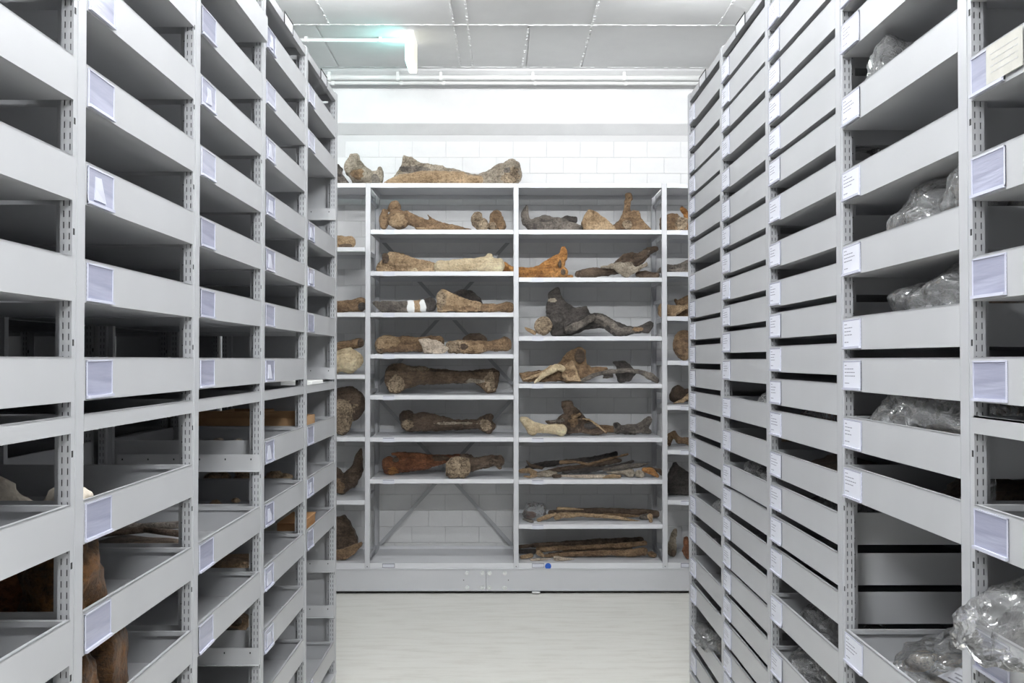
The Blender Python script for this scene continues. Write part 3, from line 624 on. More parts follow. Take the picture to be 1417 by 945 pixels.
# --- B1 s7
bone(b_, 'red-brown limb bone with jagged broken left end, seventh shelf', 5, ('B1', 7), [(c, [(375, 420, 48), (400, 410, 55), (520, 385, 62), (620, 375, 52), (740, 360, 34), (880, 348, 28)]), (p, [(390, 315), (430, 310), (560, 312), (640, 330), (600, 400), (440, 400), (425, 350), (420, 330), (395, 330)], .06), (e, 372, 400, 50, 64)], 'rd', dy=.08, patch=[(700, 350, 60, 20, 'dk'), (400, 440, 40, 30, 'or')], extra=[('broken_face', [(e, 420, 358, 24, 20, -.05, 14)], 'dk')])
bone(b_, 'dark limb bone with square honeycombed end, seventh shelf right', 5, ('B1', 7), [(c, [(880, 400, 46), (960, 380, 42), (1040, 368, 38), (1090, 362, 38), (1100, 370, 34)]), (c, [(1085, 390, 26), (1095, 412, 20)]), (c, [(860, 350, 28), (900, 345, 20)])], 'dk', extra=[('honeycombed_end', [(p, [(748, 380), (775, 345), (830, 335), (895, 350), (905, 390), (895, 450), (865, 478), (820, 470), (775, 475), (745, 455)], .08, -.05)], 'rt')])
# --- left partial bay, lower
bone('fossil_vertebra', 'big dark ring-shaped bone on the left partial bay', 'T', ('B0', 4), [(e, 90, 170, 62, 75, .05, 60), (c, [(30, 130, 40), (80, 130, 50), (120, 170, 42), (95, 215, 36)], .04), (e, 45, 225, 56, 86, -.03, 40)], 'dk', patch=[(45, 225, 62, 85, 'rt')])
bone('fossil_jaw', 'dark curved jawbone with upright spike on the left partial bay', 'T', ('B0', 5), [(c, [(-40, 420, 24), (10, 500, 40), (40, 545, 44), (85, 520, 42), (115, 470, 32), (122, 420, 22), (134, 378, 7)])], 'dk', patch=[(25, 550, 48, 40, 'br')])
bone(b_, 'dark upright bone slab at the bottom of the left partial bay', 'T', ('B0', 6), [(p, [(0, 700), (50, 685), (80, 720), (100, 760), (115, 800), (112, 860), (10, 885)], .06, .06)], 'dk')
bone(b_, 'flat tan bone slab leaning at the bottom of the left partial bay', 'T', ('B0', 6), [(p, [(0, 850), (60, 835), (140, 805), (146, 815), (110, 860), (60, 888), (10, 890)], .05)], 'br', dy=-.04)
# --- B2 s3
bone('fossil_pelvis', 'large black pelvis with high wing, third shelf middle-right bay', 4, ('B2', 3), [(p, [(285, 113), (340, 86), (360, 130), (400, 185), (460, 220), (530, 203), (550, 255), (600, 252), (680, 278), (740, 330), (860, 338), (940, 303), (964, 318), (935, 382), (890, 370), (800, 397), (705, 397), (650, 350), (600, 345), (500, 365), (430, 397), (355, 397), (300, 395), (262, 300), (266, 200)], .07), (e, 330, 300, 60, 80), (c, [(420, 340, 44), (520, 300, 46), (620, 290, 40), (700, 345, 44), (800, 365, 28)], -.03), (c, [(900, 350, 26), (940, 335, 26)])], 'bk', patch=[(650, 300, 60, 40, 'gd'), (760, 365, 90, 26, 'gd'), (310, 170, 30, 14, 'gy'), (860, 355, 40, 14, 'br')], extra=[('grey_shaft', [(c, [(400, 365, 26), (480, 330, 24), (560, 280, 22)], -.08), (c, [(610, 280, 24), (680, 320, 26), (720, 360, 24)], -.075)], 'gd'), ('joint_socket', [(e, 240, 335, 62, 60, -.1, 24)], 'rt'), ('pointed_piece', [(c, [(122, 345, 6), (150, 362, 14), (185, 380, 14)], -.07)], 'tan')])
# --- B2 s4
bone('fossil_pelvis', 'brown pelvis with two tan prongs, fourth shelf middle-right bay', 4, ('B2', 4), [(p, [(85, 640), (300, 622), (360, 560), (410, 500), (475, 474), (520, 490), (522, 575), (560, 605), (660, 600), (672, 620), (560, 660), (490, 700), (380, 690), (110, 695)], .08, .02), (c, [(440, 520, 34), (480, 505, 36)]), (e, 410, 640, 72, 60)], 'br', extra=[('prong', [(c, [(185, 700, 7), (250, 650, 20), (330, 600, 22), (365, 610, 22)], -.07)], 'cr'), ('prong', [(c, [(110, 685, 8), (220, 650, 18), (300, 610, 20)], -.045)], 'tan'), ('dark_hollow', [(e, 480, 530, 34, 48, -.05, 12)], 'dk'), ('tan_body', [(p, [(360, 600), (430, 560), (450, 600), (490, 690), (400, 690), (365, 660)], .03, -.05)], 'tan')])
bone(b_, 'long thin dark curved bone at the right of the fourth shelf', 4, ('B2', 4), [(c, [(500, 688, 16), (580, 655, 18), (680, 632, 16), (800, 626, 14), (880, 636, 18), (950, 665, 24), (985, 692, 16)]), (c, [(640, 672, 12), (690, 660, 14)], .02)], 'gd', dy=-.03)
bone('fossil_scapula', 'black flat bone standing behind the long thin bone', 4, ('B2', 4), [(p, [(698, 570), (780, 562), (830, 612), (850, 645), (818, 700), (740, 708), (718, 660), (722, 610)], .04)], 'bk', dy=.07)
# --- B2 s5
bone(b_, 'pale cream sawn-off bone at the left of the fifth shelf, middle-right bay', 6, ('B2', 5), [(c, [(105, 95, 18), (130, 110, 30), (165, 150, 40), (170, 165, 40)]), (c, [(180, 150, 36), (250, 160, 32), (330, 162, 38), (360, 166, 42)])], 'cr', dy=.0, rough=.6)
bone('fossil_pelvis', 'dark pelvis bone with open tan-rimmed hollow, middle of the fifth shelf', 6, ('B2', 5), [(p, [(362, -20), (380, -28), (430, -26), (440, 10), (480, 35), (520, 88), (600, 140), (657, 188), (600, 205), (480, 185), (400, 195), (250, 112), (330, 100), (385, 60), (362, 10)], .09), (e, 402, -5, 38, 26), (e, 440, 110, 60, 60), (c, [(380, 150, 34), (480, 160, 30), (600, 190, 10)])], 'dk', patch=[(440, 100, 34, 50, 'br'), (330, 110, 60, 16, 'gd')], extra=[('hollow', [(e, 548, 140, 46, 24, -.06, 10)], 'bk'), ('tan_rim', [(c, [(500, 90, 8), (540, 95, 8), (600, 140, 8), (650, 185, 9)], -.07), (c, [(440, 80, 12), (480, 60, 14)], -.06)], 'tan')], dy=.06)
bone(b_, 'brown bone half hidden behind the tan-rimmed pelvis', 6, ('B2', 5), [(c, [(590, 150, 20), (660, 155, 22), (710, 160, 20)])], 'br', dy=.18)
bone(b_, 'dark forked bone at the right of the fifth shelf, middle-right bay', 6, ('B2', 5), [(c, [(722, 135, 22), (735, 165, 30), (840, 160, 34), (900, 140, 34), (925, 110, 28), (935, 100, 26)]), (c, [(900, 160, 28), (935, 180, 18)])], 'gd', extra=[('hollow_end', [(e, 716, 135, 14, 20, -.03, 12)], 'bk')])
# --- B2 s6, a heap of ribs
G6, G7, G8 = 'ribs heaped on the sixth shelf', 'ribs on the seventh shelf', 'long bones on the bottom shelf'
def rib(label, shelf, pts, m, dy=0, hang=False, g=None, kd=.8, extra=()):
    return bone('fossil_rib', label, 'P', shelf, [(c, pts, 0, kd)], m, dy=dy, hang=hang, group=g, vox=.006, rough=.8, extra=extra)
S = ('B2', 6)
rib('flat tan rib piece at the far left of the rib heap', S, [(60, 178, 20), (120, 172, 26), (175, 192, 16), (140, 215, 14)], 'tan', .06, g=G6)
rib('short tan rib piece at the front left of the rib heap', S, [(85, 216, 11), (130, 222, 12), (175, 213, 14)], 'tan', 0, g=G6)
rib('longest black rib at the back of the rib heap', S, [(110, 150, 22), (250, 122, 28), (420, 102, 22), (590, 85, 20), (790, 46, 20)], 'bk', .2, True, G6)
rib('black curled rib tip at the upper left of the heap', S, [(102, 95, 8), (130, 130, 14), (220, 152, 14)], 'dk', .1, True, G6)
rib('olive-brown curved rib topping the heap, pointing up right', S, [(370, 105, 16), (480, 103, 14), (580, 125, 11), (740, 80, 13), (880, 45, 10)], 'br', .1, True, G6)
rib('dark rib lying diagonally in the middle of the heap', S, [(200, 200, 18), (330, 165, 22), (500, 150, 24), (700, 110, 26), (820, 92, 16)], 'dk', .12, True, G6)
rib('grey lumpy rib head at the lower left of the heap', S, [(195, 205, 22), (260, 195, 30), (320, 200, 22)], 'gy', 0, g=G6)
rib('black rib crossing the heap and ending thin on the right', S, [(380, 190, 10), (560, 168, 22), (740, 150, 18), (925, 100, 8)], 'bk', .06, True, G6)
rib('broad grey-brown rib with pointed right tip', S, [(700, 165, 16), (850, 145, 24), (980, 130, 18), (1050, 113, 5)], 'gd', .03, True, G6)
rib('long cream rib along the front edge of the heap', S, [(378, 212, 12), (480, 216, 15), (600, 217, 17), (700, 214, 14)], 'pale', -.02, g=G6)
rib('tan curved rib piece at the front of the heap, right of the cream rib', S, [(690, 222, 12), (760, 214, 16), (820, 216, 15)], 'tan', -.02, g=G6)
rib('grey ridged rib head at the right of the heap', S, [(720, 192, 10), (850, 190, 20), (900, 195, 38)], 'gy', .04, g=G6)
rib('small round grey bone between rib head and orange bone', S, [(965, 200, 32), (985, 205, 30)], 'gy', .04, g=G6)
rib('orange-brown bone at the right end of the heap', S, [(1010, 165, 20), (1060, 180, 32), (1108, 218, 18)], 'or', .04, g=G6)
rib('dark rib end behind the orange-brown bone', S, [(1040, 160, 20), (1120, 180, 20), (1142, 215, 16)], 'dk', .14, g=G6)
rib('short dark stub at the front of the heap beside the grey rib head', S, [(315, 215, 18), (360, 214, 17)], 'dk', .0, g=G6)
S = ('B2', 7)
rib('long dark rib at the back of the seventh shelf', S, [(290, 495, 24), (500, 482, 26), (750, 482, 26), (1000, 492, 28), (1095, 505, 34)], 'dk', .12, True, G7)
rib('tan rib tip on top of the long dark rib', S, [(345, 463, 17), (420, 464, 14), (540, 470, 8)], 'tan', .1, True, G7)
rib('bowed tan rib along the front of the seventh shelf', S, [(335, 528, 24), (370, 515, 24), (500, 508, 18), (700, 520, 17), (850, 540, 15), (975, 562, 8)], 'tan', .02, True, G7)
rib('short tan rib piece with dark break at the left of the seventh shelf', S, [(195, 555, 18), (260, 530, 22), (320, 505, 16)], 'tan', .03, g=G7)
rib('stubby tan bone pointing forward at the right of the seventh shelf', S, [(1050, 525, 24), (1058, 575, 14)], 'tan', 0, g=G7)
rib('grey knuckle-like bone beside the stubby tan bone', S, [(990, 535, 26), (1025, 530, 30)], 'gd', .05, g=G7)
rib('brown rib between the dark and the bowed rib', S, [(700, 512, 18), (850, 515, 16), (965, 522, 10)], 'br', .06, True, G7)
rib('red-brown lump wrapped in clear film at the left of the seventh shelf', S, [(110, 520, 36), (145, 518, 36)], 'rd', .06, g=G7)
rib('dark pitted stub hanging over the left front edge of the seventh shelf', S, [(82, 548, 14), (125, 570, 20), (142, 580, 20)], 'gd', 0, g=G7)
S = ('B2', 8)
rib('darkest long bone at the back of the bottom shelf', S, [(50, 752, 18), (300, 735, 20), (600, 720, 26), (820, 712, 28), (980, 708, 30)], 'dk', .18, True, G8)
rib('long brown bone in the upper middle of the bottom shelf', S, [(195, 778, 24), (350, 766, 20), (600, 755, 20), (850, 742, 22), (1010, 728, 20)], 'br', .1, True, G8)
rib('long dark bone lying under the upper brown bone', S, [(280, 815, 18), (560, 785, 22), (760, 780, 24), (900, 770, 20)], 'dk', .12, True, G8)
rib('long thick front bone with flared right end, bottom shelf', S, [(250, 835, 18), (500, 818, 26), (750, 810, 28), (900, 810, 32), (1000, 795, 38)], 'br', .05, g=G8)
rib('rounded brown bone end at the right of the bottom shelf', S, [(1060, 820, 32), (1075, 828, 28)], 'br', .06, g=G8)
rib('pinkish triangular broken bone at the front of the bottom shelf', S, [(330, 845, 24), (370, 852, 20), (480, 852, 5)], 'pale', -.01, g=G8)
rib('tan knuckle on the left heap of the bottom shelf', S, [(195, 800, 22), (225, 820, 20)], 'tan', .03, True, G8)
rib('tan forked piece at the far left of the bottom shelf', S, [(72, 842, 22), (135, 828, 24)], 'tan', .05, g=G8)
rib('pale rib tip at the front left of the bottom shelf', S, [(140, 858, 17), (210, 856, 16), (290, 848, 6)], 'pale', 0, g=G8)
rib('black bone stub at the left back of the bottom shelf', S, [(50, 790, 20), (160, 788, 22)], 'bk', .16, True, G8)
# --- right partial bay
bone(b_, 'brown blocky bone on the top shelf of the right partial bay', 'U', ('B3', 1), [(p, [(50, 110), (60, 98), (130, 90), (140, 100), (180, 110), (180, 165), (55, 165)], .08), (e, 150, 135, 26, 30)], 'br', patch=[(152, 130, 28, 34, 'rt')])
bone(b_, 'small orange-black bone standing behind the blocky bone', 'U', ('B3', 1), [(c, [(155, 62, 9), (175, 80, 16), (185, 110, 20), (185, 140, 20)])], 'or', dy=.12)
bone(b_, 'dark wing-shaped bone on the second shelf, right partial bay', 'U', ('B3', 2), [(p, [(30, 370), (45, 350), (70, 335), (130, 335), (180, 312), (230, 315), (230, 368), (60, 368)], .06)], 'gd')
bone(b_, 'tan bone with orange round left end, right partial bay third shelf', 'U', ('B3', 3), [(e, 62, 552, 28, 30), (c, [(60, 550, 26), (110, 555, 26), (150, 545, 14), (200, 530, 10)])], 'tan', dy=.08)
bone(b_, 'brown forked bone behind the tan bone, right partial bay', 'U', ('B3', 3), [(p, [(115, 495), (135, 498), (180, 485), (230, 490), (230, 545), (120, 545), (130, 520)], .05)], 'br', dy=.2)
bone('fossil_vertebra', 'round brown striped bone on the fourth shelf, right partial bay', 'U', ('B3', 4), [(e, 165, 722, 56, 68, 0, 44)], 'br')
bone(b_, 'dark scoop-like bone on the fifth shelf, right partial bay', 'V', ('B3', 5), [(e, 135, 85, 42, 38), (c, [(120, 100, 30), (200, 90, 34)])], 'dk', dy=.08, extra=[('tan_edge', [(c, [(105, 132, 6), (150, 118, 12), (200, 85, 14)], -.05)], 'tan')])
bone(b_, 'brown arched bone on the sixth shelf, right partial bay', 'V', ('B3', 6), [(c, [(92, 325, 12), (98, 290, 16), (115, 278, 14), (135, 310, 18), (200, 318, 18)])], 'br')
bone(b_, 'black humped bone on the seventh shelf, right partial bay', 'V', ('B3', 7), [(p, [(82, 578), (84, 480), (110, 425), (125, 420), (150, 450), (200, 480), (230, 500), (230, 578)], .09)], 'bk')
bone(b_, 'pale upright hollow bone on the bottom shelf, right partial bay', 'V', ('B3', 8), [(c, [(100, 855, 26), (105, 800, 18), (118, 745, 10)])], 'gy', extra=[('hollow', [(e, 104, 858, 14, 20, -.05, 10)], 'dk')], dy=.05)
bone(b_, 'dark red bone right of the pale hollow bone, bottom shelf', 'V', ('B3', 8), [(c, [(172, 790, 12), (168, 850, 18), (180, 880, 16)])], 'rd', dy=.05)

# ================================================================ things in the trays
def lump(name, label, cat, X, Y, Z, sx, sy, sz, m, seed=0, rough=1.0, group=None, n=4, rot=0, box=0):
    """irregular solid standing on Z"""
    bmx = bmesh.new(); bmesh.ops.create_icosphere(bmx, subdivisions=n, radius=1)
    off = Vector((seed * 5.7 + 3, 1, 2)); R_ = Matrix.Rotation(rot, 3, 'Z')
    for v in bmx.verts:
        q = v.co.normalized()
        if box: mx = max(abs(q.x), abs(q.y), abs(q.z)); q = q.lerp(q / mx, box)
        d = 1 + rough * (noise.noise(v.co * 1.3 + off) * .30 + noise.noise(v.co * 3 + off) * .14 + noise.noise(v.co * 8 + off) * .05)
        v.co = R_ @ Vector((q.x * sx * d, q.y * sy * d, q.z * sz * d))
    lo = min(v.co.z for v in bmx.verts)
    for v in bmx.verts: v.co.z -= lo
    me = bpy.data.meshes.new(name); bmx.to_mesh(me); bmx.free(); me.materials.append(BM.get(m) or M[m]); me.polygons.foreach_set('use_smooth', [True] * len(me.polygons))
    return tag(link(name, me, None, (X, Y, Z + .001)), label, cat, group)
def bag(label, X, Y, Z, sx, sy, sz, seed=0, group=None, tip=0, tipdir=(0, 0, 1), sharp=1.0, xmin=None, xfr=None, y0=None, y1=None, zmax=None):
    """crumpled clear plastic bag: soft skin with long pulled folds, kept inside its tray"""
    bmx = bmesh.new(); bmesh.ops.create_icosphere(bmx, subdivisions=5, radius=1); off = Vector((seed * 3.1, 4, 9)); td = Vector(tipdir).normalized()
    rn_ = random.Random(seed); ax = Vector((rn_.uniform(-1, 1), rn_.uniform(-1, 1), rn_.uniform(-.6, .6))).normalized()
    for v in bmx.verts:
        q = v.co.normalized()
        r = .92 + noise.noise(q * 1.4 + off) * .30
        st = q - ax * (q.dot(ax) * .6)                      # folds run along ax
        f1 = noise.voronoi(st * 2.1 + off)[0]; f2 = noise.voronoi(st * 5.0 + q + off)[0]
        r += sharp * (.26 * (f1[0] - .35) + .12 * (f2[0] - .35))
        a_ = q.dot(td)
        if tip and a_ > .6: r += tip * ((a_ - .6) / .4) ** 2
        v.co = Vector((q.x * sx * r, q.y * sy * r, q.z * sz * r))
    lo = min(v.co.z for v in bmx.verts)
    for v in bmx.verts:
        v.co.z = max(v.co.z - lo * .7, 0)
        if zmax and v.co.z > zmax: v.co.z = zmax - .002 * noise.noise(v.co * 40)
        if xmin is not None and v.co.x < xmin: v.co.x = xmin + .0015 + .001 * noise.noise(v.co * 30)
        if xfr is not None and v.co.x < xfr + .006: v.co.z = max(v.co.z, H - .022 + .02 * noise.noise(v.co * 22))
        if y0 is not None: v.co.y = min(max(v.co.y, y0), y1)
    me = bpy.data.meshes.new('plastic_bag'); bmx.to_mesh(me); bmx.free(); me.materials.append(M['bag']); me.polygons.foreach_set('use_smooth', [True] * len(me.polygons))
    return tag(link('plastic_bag', me, None, (X, Y, Z + .001)), label, 'bag', group)
fl = lambda h: EYE + h - H + .002          # floor of a tray whose rim is at h
def yb_(k, t): return Y0 + BW * (k - 1) + PW + LN * t   # bay k (0 = nearest), t 0 near .. 1 far
def box_open(label, X, Y, Z, sx, sy, sz, m, flap=True, name='cardboard_box', cat='box'):
    t = thing(name, label, cat, (X, Y, Z + .001)); w2 = .004
    MB().box(-sx, sx, -sy, sy, 0, w2).box(-sx, -sx + w2, -sy, sy, 0, sz).box(sx - w2, sx, -sy, sy, 0, sz).box(-sx, sx, -sy, -sy + w2, 0, sz).box(-sx, sx, sy - w2, sy, 0, sz).build('body', M[m], t)
    if flap: MB().hexa([(-sx, -sy, sz), (sx, -sy, sz), (sx, -sy + .004, sz), (-sx, -sy + .004, sz), (-sx, -sy - .03, sz + .03), (sx, -sy - .03, sz + .03), (sx, -sy - .027, sz + .033), (-sx, -sy - .027, sz + .033)]).build('flap', M[m], t)
    return t
# left rack
h = -.5145; z = fl(h)
lump('fossil_bone', 'amber-brown block of bone at the near end of a left-rack tray, upper one', 'bone', -.955, 2.26, z, .07, .09, .105, 'am', 1, box=.35)
h = -.742; z = fl(h)
lump('fossil_bone', 'square amber-brown bone in the left-rack tray below the amber block', 'bone', -.945, 2.44, z, .062, .065, .108, 'am', 2, box=.7, rough=.5)
lump('fossil_bone', 'round dark brown bone left of the square amber-brown bone', 'bone', -.925, 2.27, z, .045, .05, .092, 'am', 3, box=.2)
for i, (x, y, sx, sy, sz, lb) in enumerate([(-1.10, 2.30, .09, .07, .075, 'dark brown bone block deep in the near left tray, behind the upright'), (-1.26, 2.32, .07, .07, .07, 'second dark brown bone block deep in the near left tray'),]):
    lump('fossil_bone', lb, 'bone', x, y, fl(-.5145), sx, sy, sz, 'rd', 5 + i, box=.6)
h = -.288
lump('plaster_jacket', 'whitish plaster-like lump at the near end of the left-rack middle tray', 'fossil', -.93, 2.22, fl(h), .045, .07, .052, 'plaster', 9)
lump('plaster_jacket', 'broad off-white lump showing over a tray wall at the left edge of the photo', 'fossil', -1.14, 2.24, fl(h), .13, .07, .058, 'plaster', 10)
def twig(label, pts, r, m, name='fossil_bone', cat='bone'):
    a = MB()
    for q0, q1 in zip(pts[:-1], pts[1:]): a.tube(q0, q1, r, 8, r * .85); a.sphere(q1, r, r, r, 8, 6)
    org = Vector(pts[0]); a.v = [tuple(Vector(v) - org) for v in a.v]
    return tag(a.build(name, BM[m], None, True, tuple(org)), label, cat)
z = fl(-.5145)
twig('dark slender bone lying across a tray seen through the left rack', [(-.93, 3.1, z + .085), (-1.08, 3.14, z + .095), (-1.22, 3.1, z + .085), (-1.36, 3.12, z + .08)], .011, 'dk')
twig('second dark slender bone crossing behind the first in the left rack', [(-.98, 3.2, z + .10), (-1.12, 3.22, z + .09), (-1.3, 3.2, z + .10)], .012, 'gd')
lump('fossil_bone', 'flat dark slab under the slender bones in the left rack', 'bone', -1.12, 3.2, z, .16, .10, .030, 'dk', 21)
GB = 'small bone fragments in the left rack trays'
def frags(n, k, t0, t1, h, x0, x1, m, sz, lbl, lift=0):
    rnd = random.Random(n * 7 + k)
    for i in range(n):
        s_ = sz * rnd.uniform(.6, 1.2)
        lump('bone_fragment', lbl, 'bone', rnd.uniform(x0, x1), yb_(k, rnd.uniform(t0, t1)), fl(h) + lift * rnd.uniform(.3, 1), s_ * rnd.uniform(.8, 1.6), s_ * rnd.uniform(.8, 1.5), s_ * .7, m, rnd.random() * 50, group=lbl, n=2, rot=rnd.uniform(0, 3))
frags(9, 3, .1, .4, -.288, -1.35, -1.0, 'pale', .024, 'pale shell-like fragment in the third far bay of the left rack', .05)
frags(9, 3, .05, .35, -.5145, -1.35, -1.0, 'tan', .02, 'tan bone fragment seen over a dark tray wall, left rack', .06)
frags(14, 4, .1, .5, -.5145, -1.36, -.98, 'tan', .03, 'brown bone debris in the farthest bay of the left rack', .06)
frags(6, 3, .1, .6, -.963, -1.3, -1.0, 'dk', .035, 'dark bone piece low in the left rack', .05)
lump('fossil_bone', 'flat brown slab inside a lower tray of the left rack', 'bone', -1.08, yb_(3, .35), fl(-.742), .12, .2, .035, 'br', 31)
lump('fossil_bone', 'flat brown slab inside the lowest open tray of the left rack', 'bone', -1.08, yb_(3, .3), fl(-.963), .12, .15, .04, 'br', 33)
lump('fossil_bone', 'pinkish stubby bone standing low in the left rack', 'bone', -1.07, yb_(4, .12), fl(-1.19), .03, .03, .07, 'pale', 34, box=.4)
lump('fossil_bone', 'dark bone next to the pinkish stubby bone low in the left rack', 'bone', -1.17, yb_(4, .14), fl(-1.19), .05, .04, .055, 'br', 35)
box_open('open brown cardboard box in the farthest bay of the left rack', -1.13, yb_(4, .28), fl(-.288), .235, .17, .118, 'card')
box_open('brown cardboard box in the third bay of the left rack, dim inside', -1.25, yb_(4, .74), fl(-.288), .1, .12, .13, 'card', False)
wb_ = box_open('orange wooden box with paper strip in the farthest left bay', -1.13, yb_(4, .30), fl(-.742), .235, .17, .105, 'wood', False, 'wooden_box')
MB().box(-.238, .238, -.171, .171, .105, .113).build('lid', M['wood'], wb_)
MB().box(.06, .13, -.173, .173, .04, .1145).build('paper_strip', M['cream_paper'], wb_)
# white foam block on the lip shelf, farthest bay
tag(bevel(MB().box(-.07, .07, -.15, .15, 0, .045).build('foam_block', M['foam'], None, loc=(-.945, yb_(4, .45), EYE - .112 - .03)), .003), 'white foam block on the shallow shelf, farthest left bay', 'packing block')
gr = thing('black_grille', 'black ribbed plastic tray in the lowest far left tray', 'tray', (-.96, yb_(4, .12), fl(-1.415) + .02))
MB().box(-.06, .06, -.05, .05, 0, .03).build('base', M['dark'], gr)
for i in range(6): MB().box(-.055 + .02 * i, -.045 + .02 * i, -.045, .045, .03, .036).build('rib', M['steel_b'], gr)

# right rack: bags and their contents
def rb(label, k, t, h, dx, sx, sy, sz, seed, out=False, **kw):
    col_ = [[r[1] for r in rw] for rw in Rrows][k]; up_ = [q for q in col_ if q > h + .02]
    zm = (min(up_) - H - (h - H)) - .004 if up_ else .2
    Y = yb_(k, t); xm = None if out else .006 - dx
    return bag(label, XR + dx, Y, fl(h), sx, sy, sz, seed, xmin=xm, xfr=-dx if out else None, y0=yb_(k, .012) - Y, y1=yb_(k, .988) - Y, zmax=min(zm, .3), **kw)
rb('clear bag bulging from a right-rack tray, left one of the upper pair', 1, .46, E[5], .12, .11, .17, .115, 1)
rb('clear bag bulging from a right-rack tray, right one of the upper pair', 1, .10, E[5], .12, .11, .16, .14, 2)
lump('fossil_bone', 'dim bone inside the upper pair of bags, right rack', 'bone', XR + .16, yb_(1, .35), fl(E[5]), .07, .1, .05, 'br', 41)
rb('long flat clear bag over the tray below the upper pair of bags', 1, .34, E[6], .14, .14, .34, .115, 3, tip=.2, tipdir=(0, 1, -.1))
lump('fossil_bone', 'dim brown bone inside the long flat bag', 'bone', XR + .18, yb_(1, .25), fl(E[6]), .08, .16, .05, 'br', 42)
rb('wide clear bag holding pale bones at mid height of the right rack', 1, .48, E[8], .13, .13, .40, .105, 4)
for i in range(4): lump('bone_fragment', 'pale bone inside the wide clear bag', 'bone', XR + .13 + .03 * (i % 2), yb_(1, .2 + .15 * i), fl(E[8]), .05, .055, .04, 'pale', 43 + i, group='pale bones in the wide bag', n=3)
rb('small clear bag poking up at a high right-rack tray', 1, .72, E[3], .08, .08, .12, .10, 5)
rb('peaked tip of a clear bag standing in a dark right-rack tray', 1, .07, E[9], .06, .035, .06, .06, 6, tip=1.3, tipdir=(0, 0, 1))
lump('fossil_bone', 'dark brown fossil lying in the tray with the peaked bag tip', 'bone', XR + .22, yb_(1, .35), fl(E[9]), .12, .22, .045, 'dk', 48)
rb('big clear bag full of small bones in the open bottom tray, right rack', 1, .36, E[10], .24, .23, .36, .10, 7)
frs = random.Random(4)
for i in range(44): lump('bone_fragment', 'small grey-brown bone chip in the open bottom tray of the right rack', 'bone', XR + frs.uniform(.08, .44), yb_(1, frs.uniform(.02, .72)), fl(E[10]) + frs.uniform(0, .075), .032, .04, .016, frs.choice(['gy', 'rt', 'br']), i, group='bone chips in the bottom tray', n=2, rot=frs.uniform(0, 3))
ps = tag(MB().m(0).box(-.03, .03, -.05, .05, 0, .001).m(1).box(-.02, -.015, -.04, .03, .001, .0013).box(-.008, -.003, -.04, .02, .001, .0013).box(.004, .009, -.04, .035, .001, .0013).build('paper_slip', [M['paper'], M['ink']], None, loc=(XR + .10, yb_(1, .30), fl(E[10]) + .105)), 'printed paper slip lying in the open bottom tray', 'label')
ps.rotation_euler = (.1, -.25, .3)
bs = P(718 + 22, 707, 8.2); bag('small clear bag among the bones at the left of the seventh shelf', bs.x, 8.2, zs(SH['B2'][7]), .09, .09, .075, 33)
# near bay, hanging bag
rb('large clear bag hanging out over the nearest right-rack tray', 0, .80, -.5245, .07, .125, .19, .118, 8, out=True, tip=.2, tipdir=(-1, .6, .5))
lump('fossil_bone', 'dark bone inside the large hanging bag, nearest right tray', 'bone', XR + .07, yb_(0, .82), fl(-.5245), .05, .10, .085, 'bk', 50)
# farther bays
rb('small clear bag high in the third bay of the right rack', 2, .35, D[5], .1, .07, .05, .072, 9)
rb('clear bag at the near end of a high tray, third bay right rack', 2, .10, D[6], .09, .06, .06, .1, 10)
rb('crumpled clear bag with brown bone, third bay right rack', 2, .45, D[12], .12, .1, .30, .075, 11)
lump('fossil_bone', 'reddish bone inside the crumpled bag of the third bay', 'bone', XR + .1, yb_(2, .8), fl(D[12]), .04, .07, .045, 'rd', 51)
lump('fossil_bone', 'dark brown fossil filling the tray below the crumpled bag', 'bone', XR + .14, yb_(2, .4), fl(D[13]), .1, .28, .045, 'dk', 52)
rb('dim bag glinting in a narrow gap, third bay right rack', 2, .45, D[14], .12, .09, .26, .052, 12)
rb('folded clear bag with dark contents near the bottom, third bay right rack', 2, .50, D[17], .13, .11, .26, .075, 13)
lump('fossil_bone', 'black fossil in the folded bag near the bottom', 'bone', XR + .15, yb_(2, .35), fl(D[17]), .08, .18, .05, 'bk', 53)
rb('largest crumpled clear bag at the bottom of the third bay, right rack', 2, .55, D[18], .12, .12, .32, .098, 14)
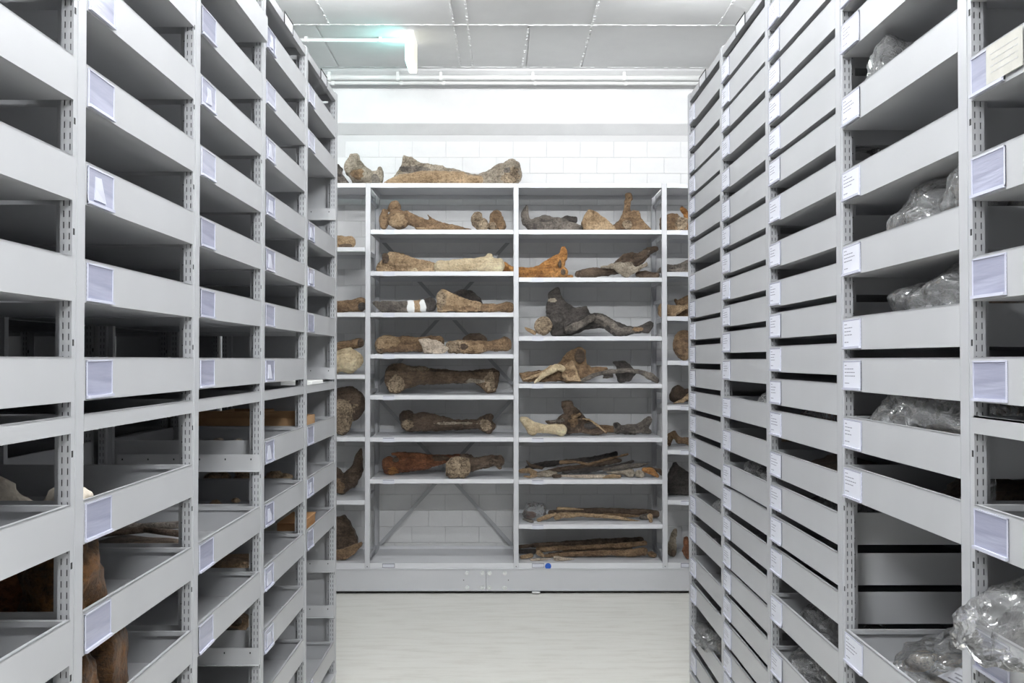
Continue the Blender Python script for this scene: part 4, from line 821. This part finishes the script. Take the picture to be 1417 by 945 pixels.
lump('fossil_bone', 'grey fossil in the largest crumpled bag', 'bone', XR + .15, yb_(2, .4), fl(D[18]), .07, .2, .06, 'gy', 54)
rb('clear bag in the open gap of the fourth bay, right rack', 3, .25, Cc[12], .12, .09, .16, .085, 15)
rb('grey bag heap in the fourth bay below the open gap, right rack', 3, .5, Cc[14], .13, .10, .28, .068, 16)
lump('fossil_bone', 'dim brown bone in the fourth bay gap', 'bone', XR + .14, yb_(3, .3), fl(Cc[13]), .08, .2, .04, 'br', 55)
rb('bright white crumpled bag in the farthest bay, right rack', 4, .25, B[16], .07, .06, .15, .085, 17, sharp=1.5)
rb('clear bag under the bright white bag, farthest bay right rack', 4, .15, B[18], .10, .08, .14, .07, 18)
rb('dark glinting bag in the farthest bay below mid height', 4, .2, B[19], .1, .08, .18, .06, 19)
lump('fossil_bone', 'dark fossil in the glinting bag, farthest right bay', 'bone', XR + .14, yb_(4, .25), fl(B[19]), .06, .12, .05, 'bk', 56)
rb('tall clear bag leaning out of the farthest bay near the bottom', 4, .6, B[20], .06, .085, .26, .085, 20, out=True)
lump('fossil_bone', 'grey fossil inside the tall leaning bag', 'bone', XR + .11, yb_(4, .5), fl(B[20]), .05, .15, .05, 'gy', 57)
rb('bag in the lowest tray of the farthest right bay', 4, .4, B[21], .12, .09, .22, .06, 22)
# taped paper notes on the nearest upper tray
nt = thing('paper_note', 'handwritten beige note taped to the nearest upper right tray', 'note', (XR - .0045, yb_(0, .80), EYE + .5645))
MB().box(-.001, .001, -.07, .07, -.036, .036).build('sheet', M['cream_paper'], nt)
ln_ = MB(); rn = random.Random(2)
for r in range(4):
    y = -.055
    while y < .05: d_ = rn.uniform(.006, .016); ln_.box(-.0014, -.001, y, y + d_, .018 - r * .012, .0188 - r * .012 + rn.uniform(0, .001)); y += d_ + .004
ln_.build('handwriting', M['steel_b'], nt)
n2 = tag(MB().box(-.001, .001, -.05, .05, -.045, .05).build('paper_note', M['cream_paper'], None, loc=(XR - .006, yb_(0, .565), EYE + .575)), 'second beige note at the right edge of the photo', 'note')
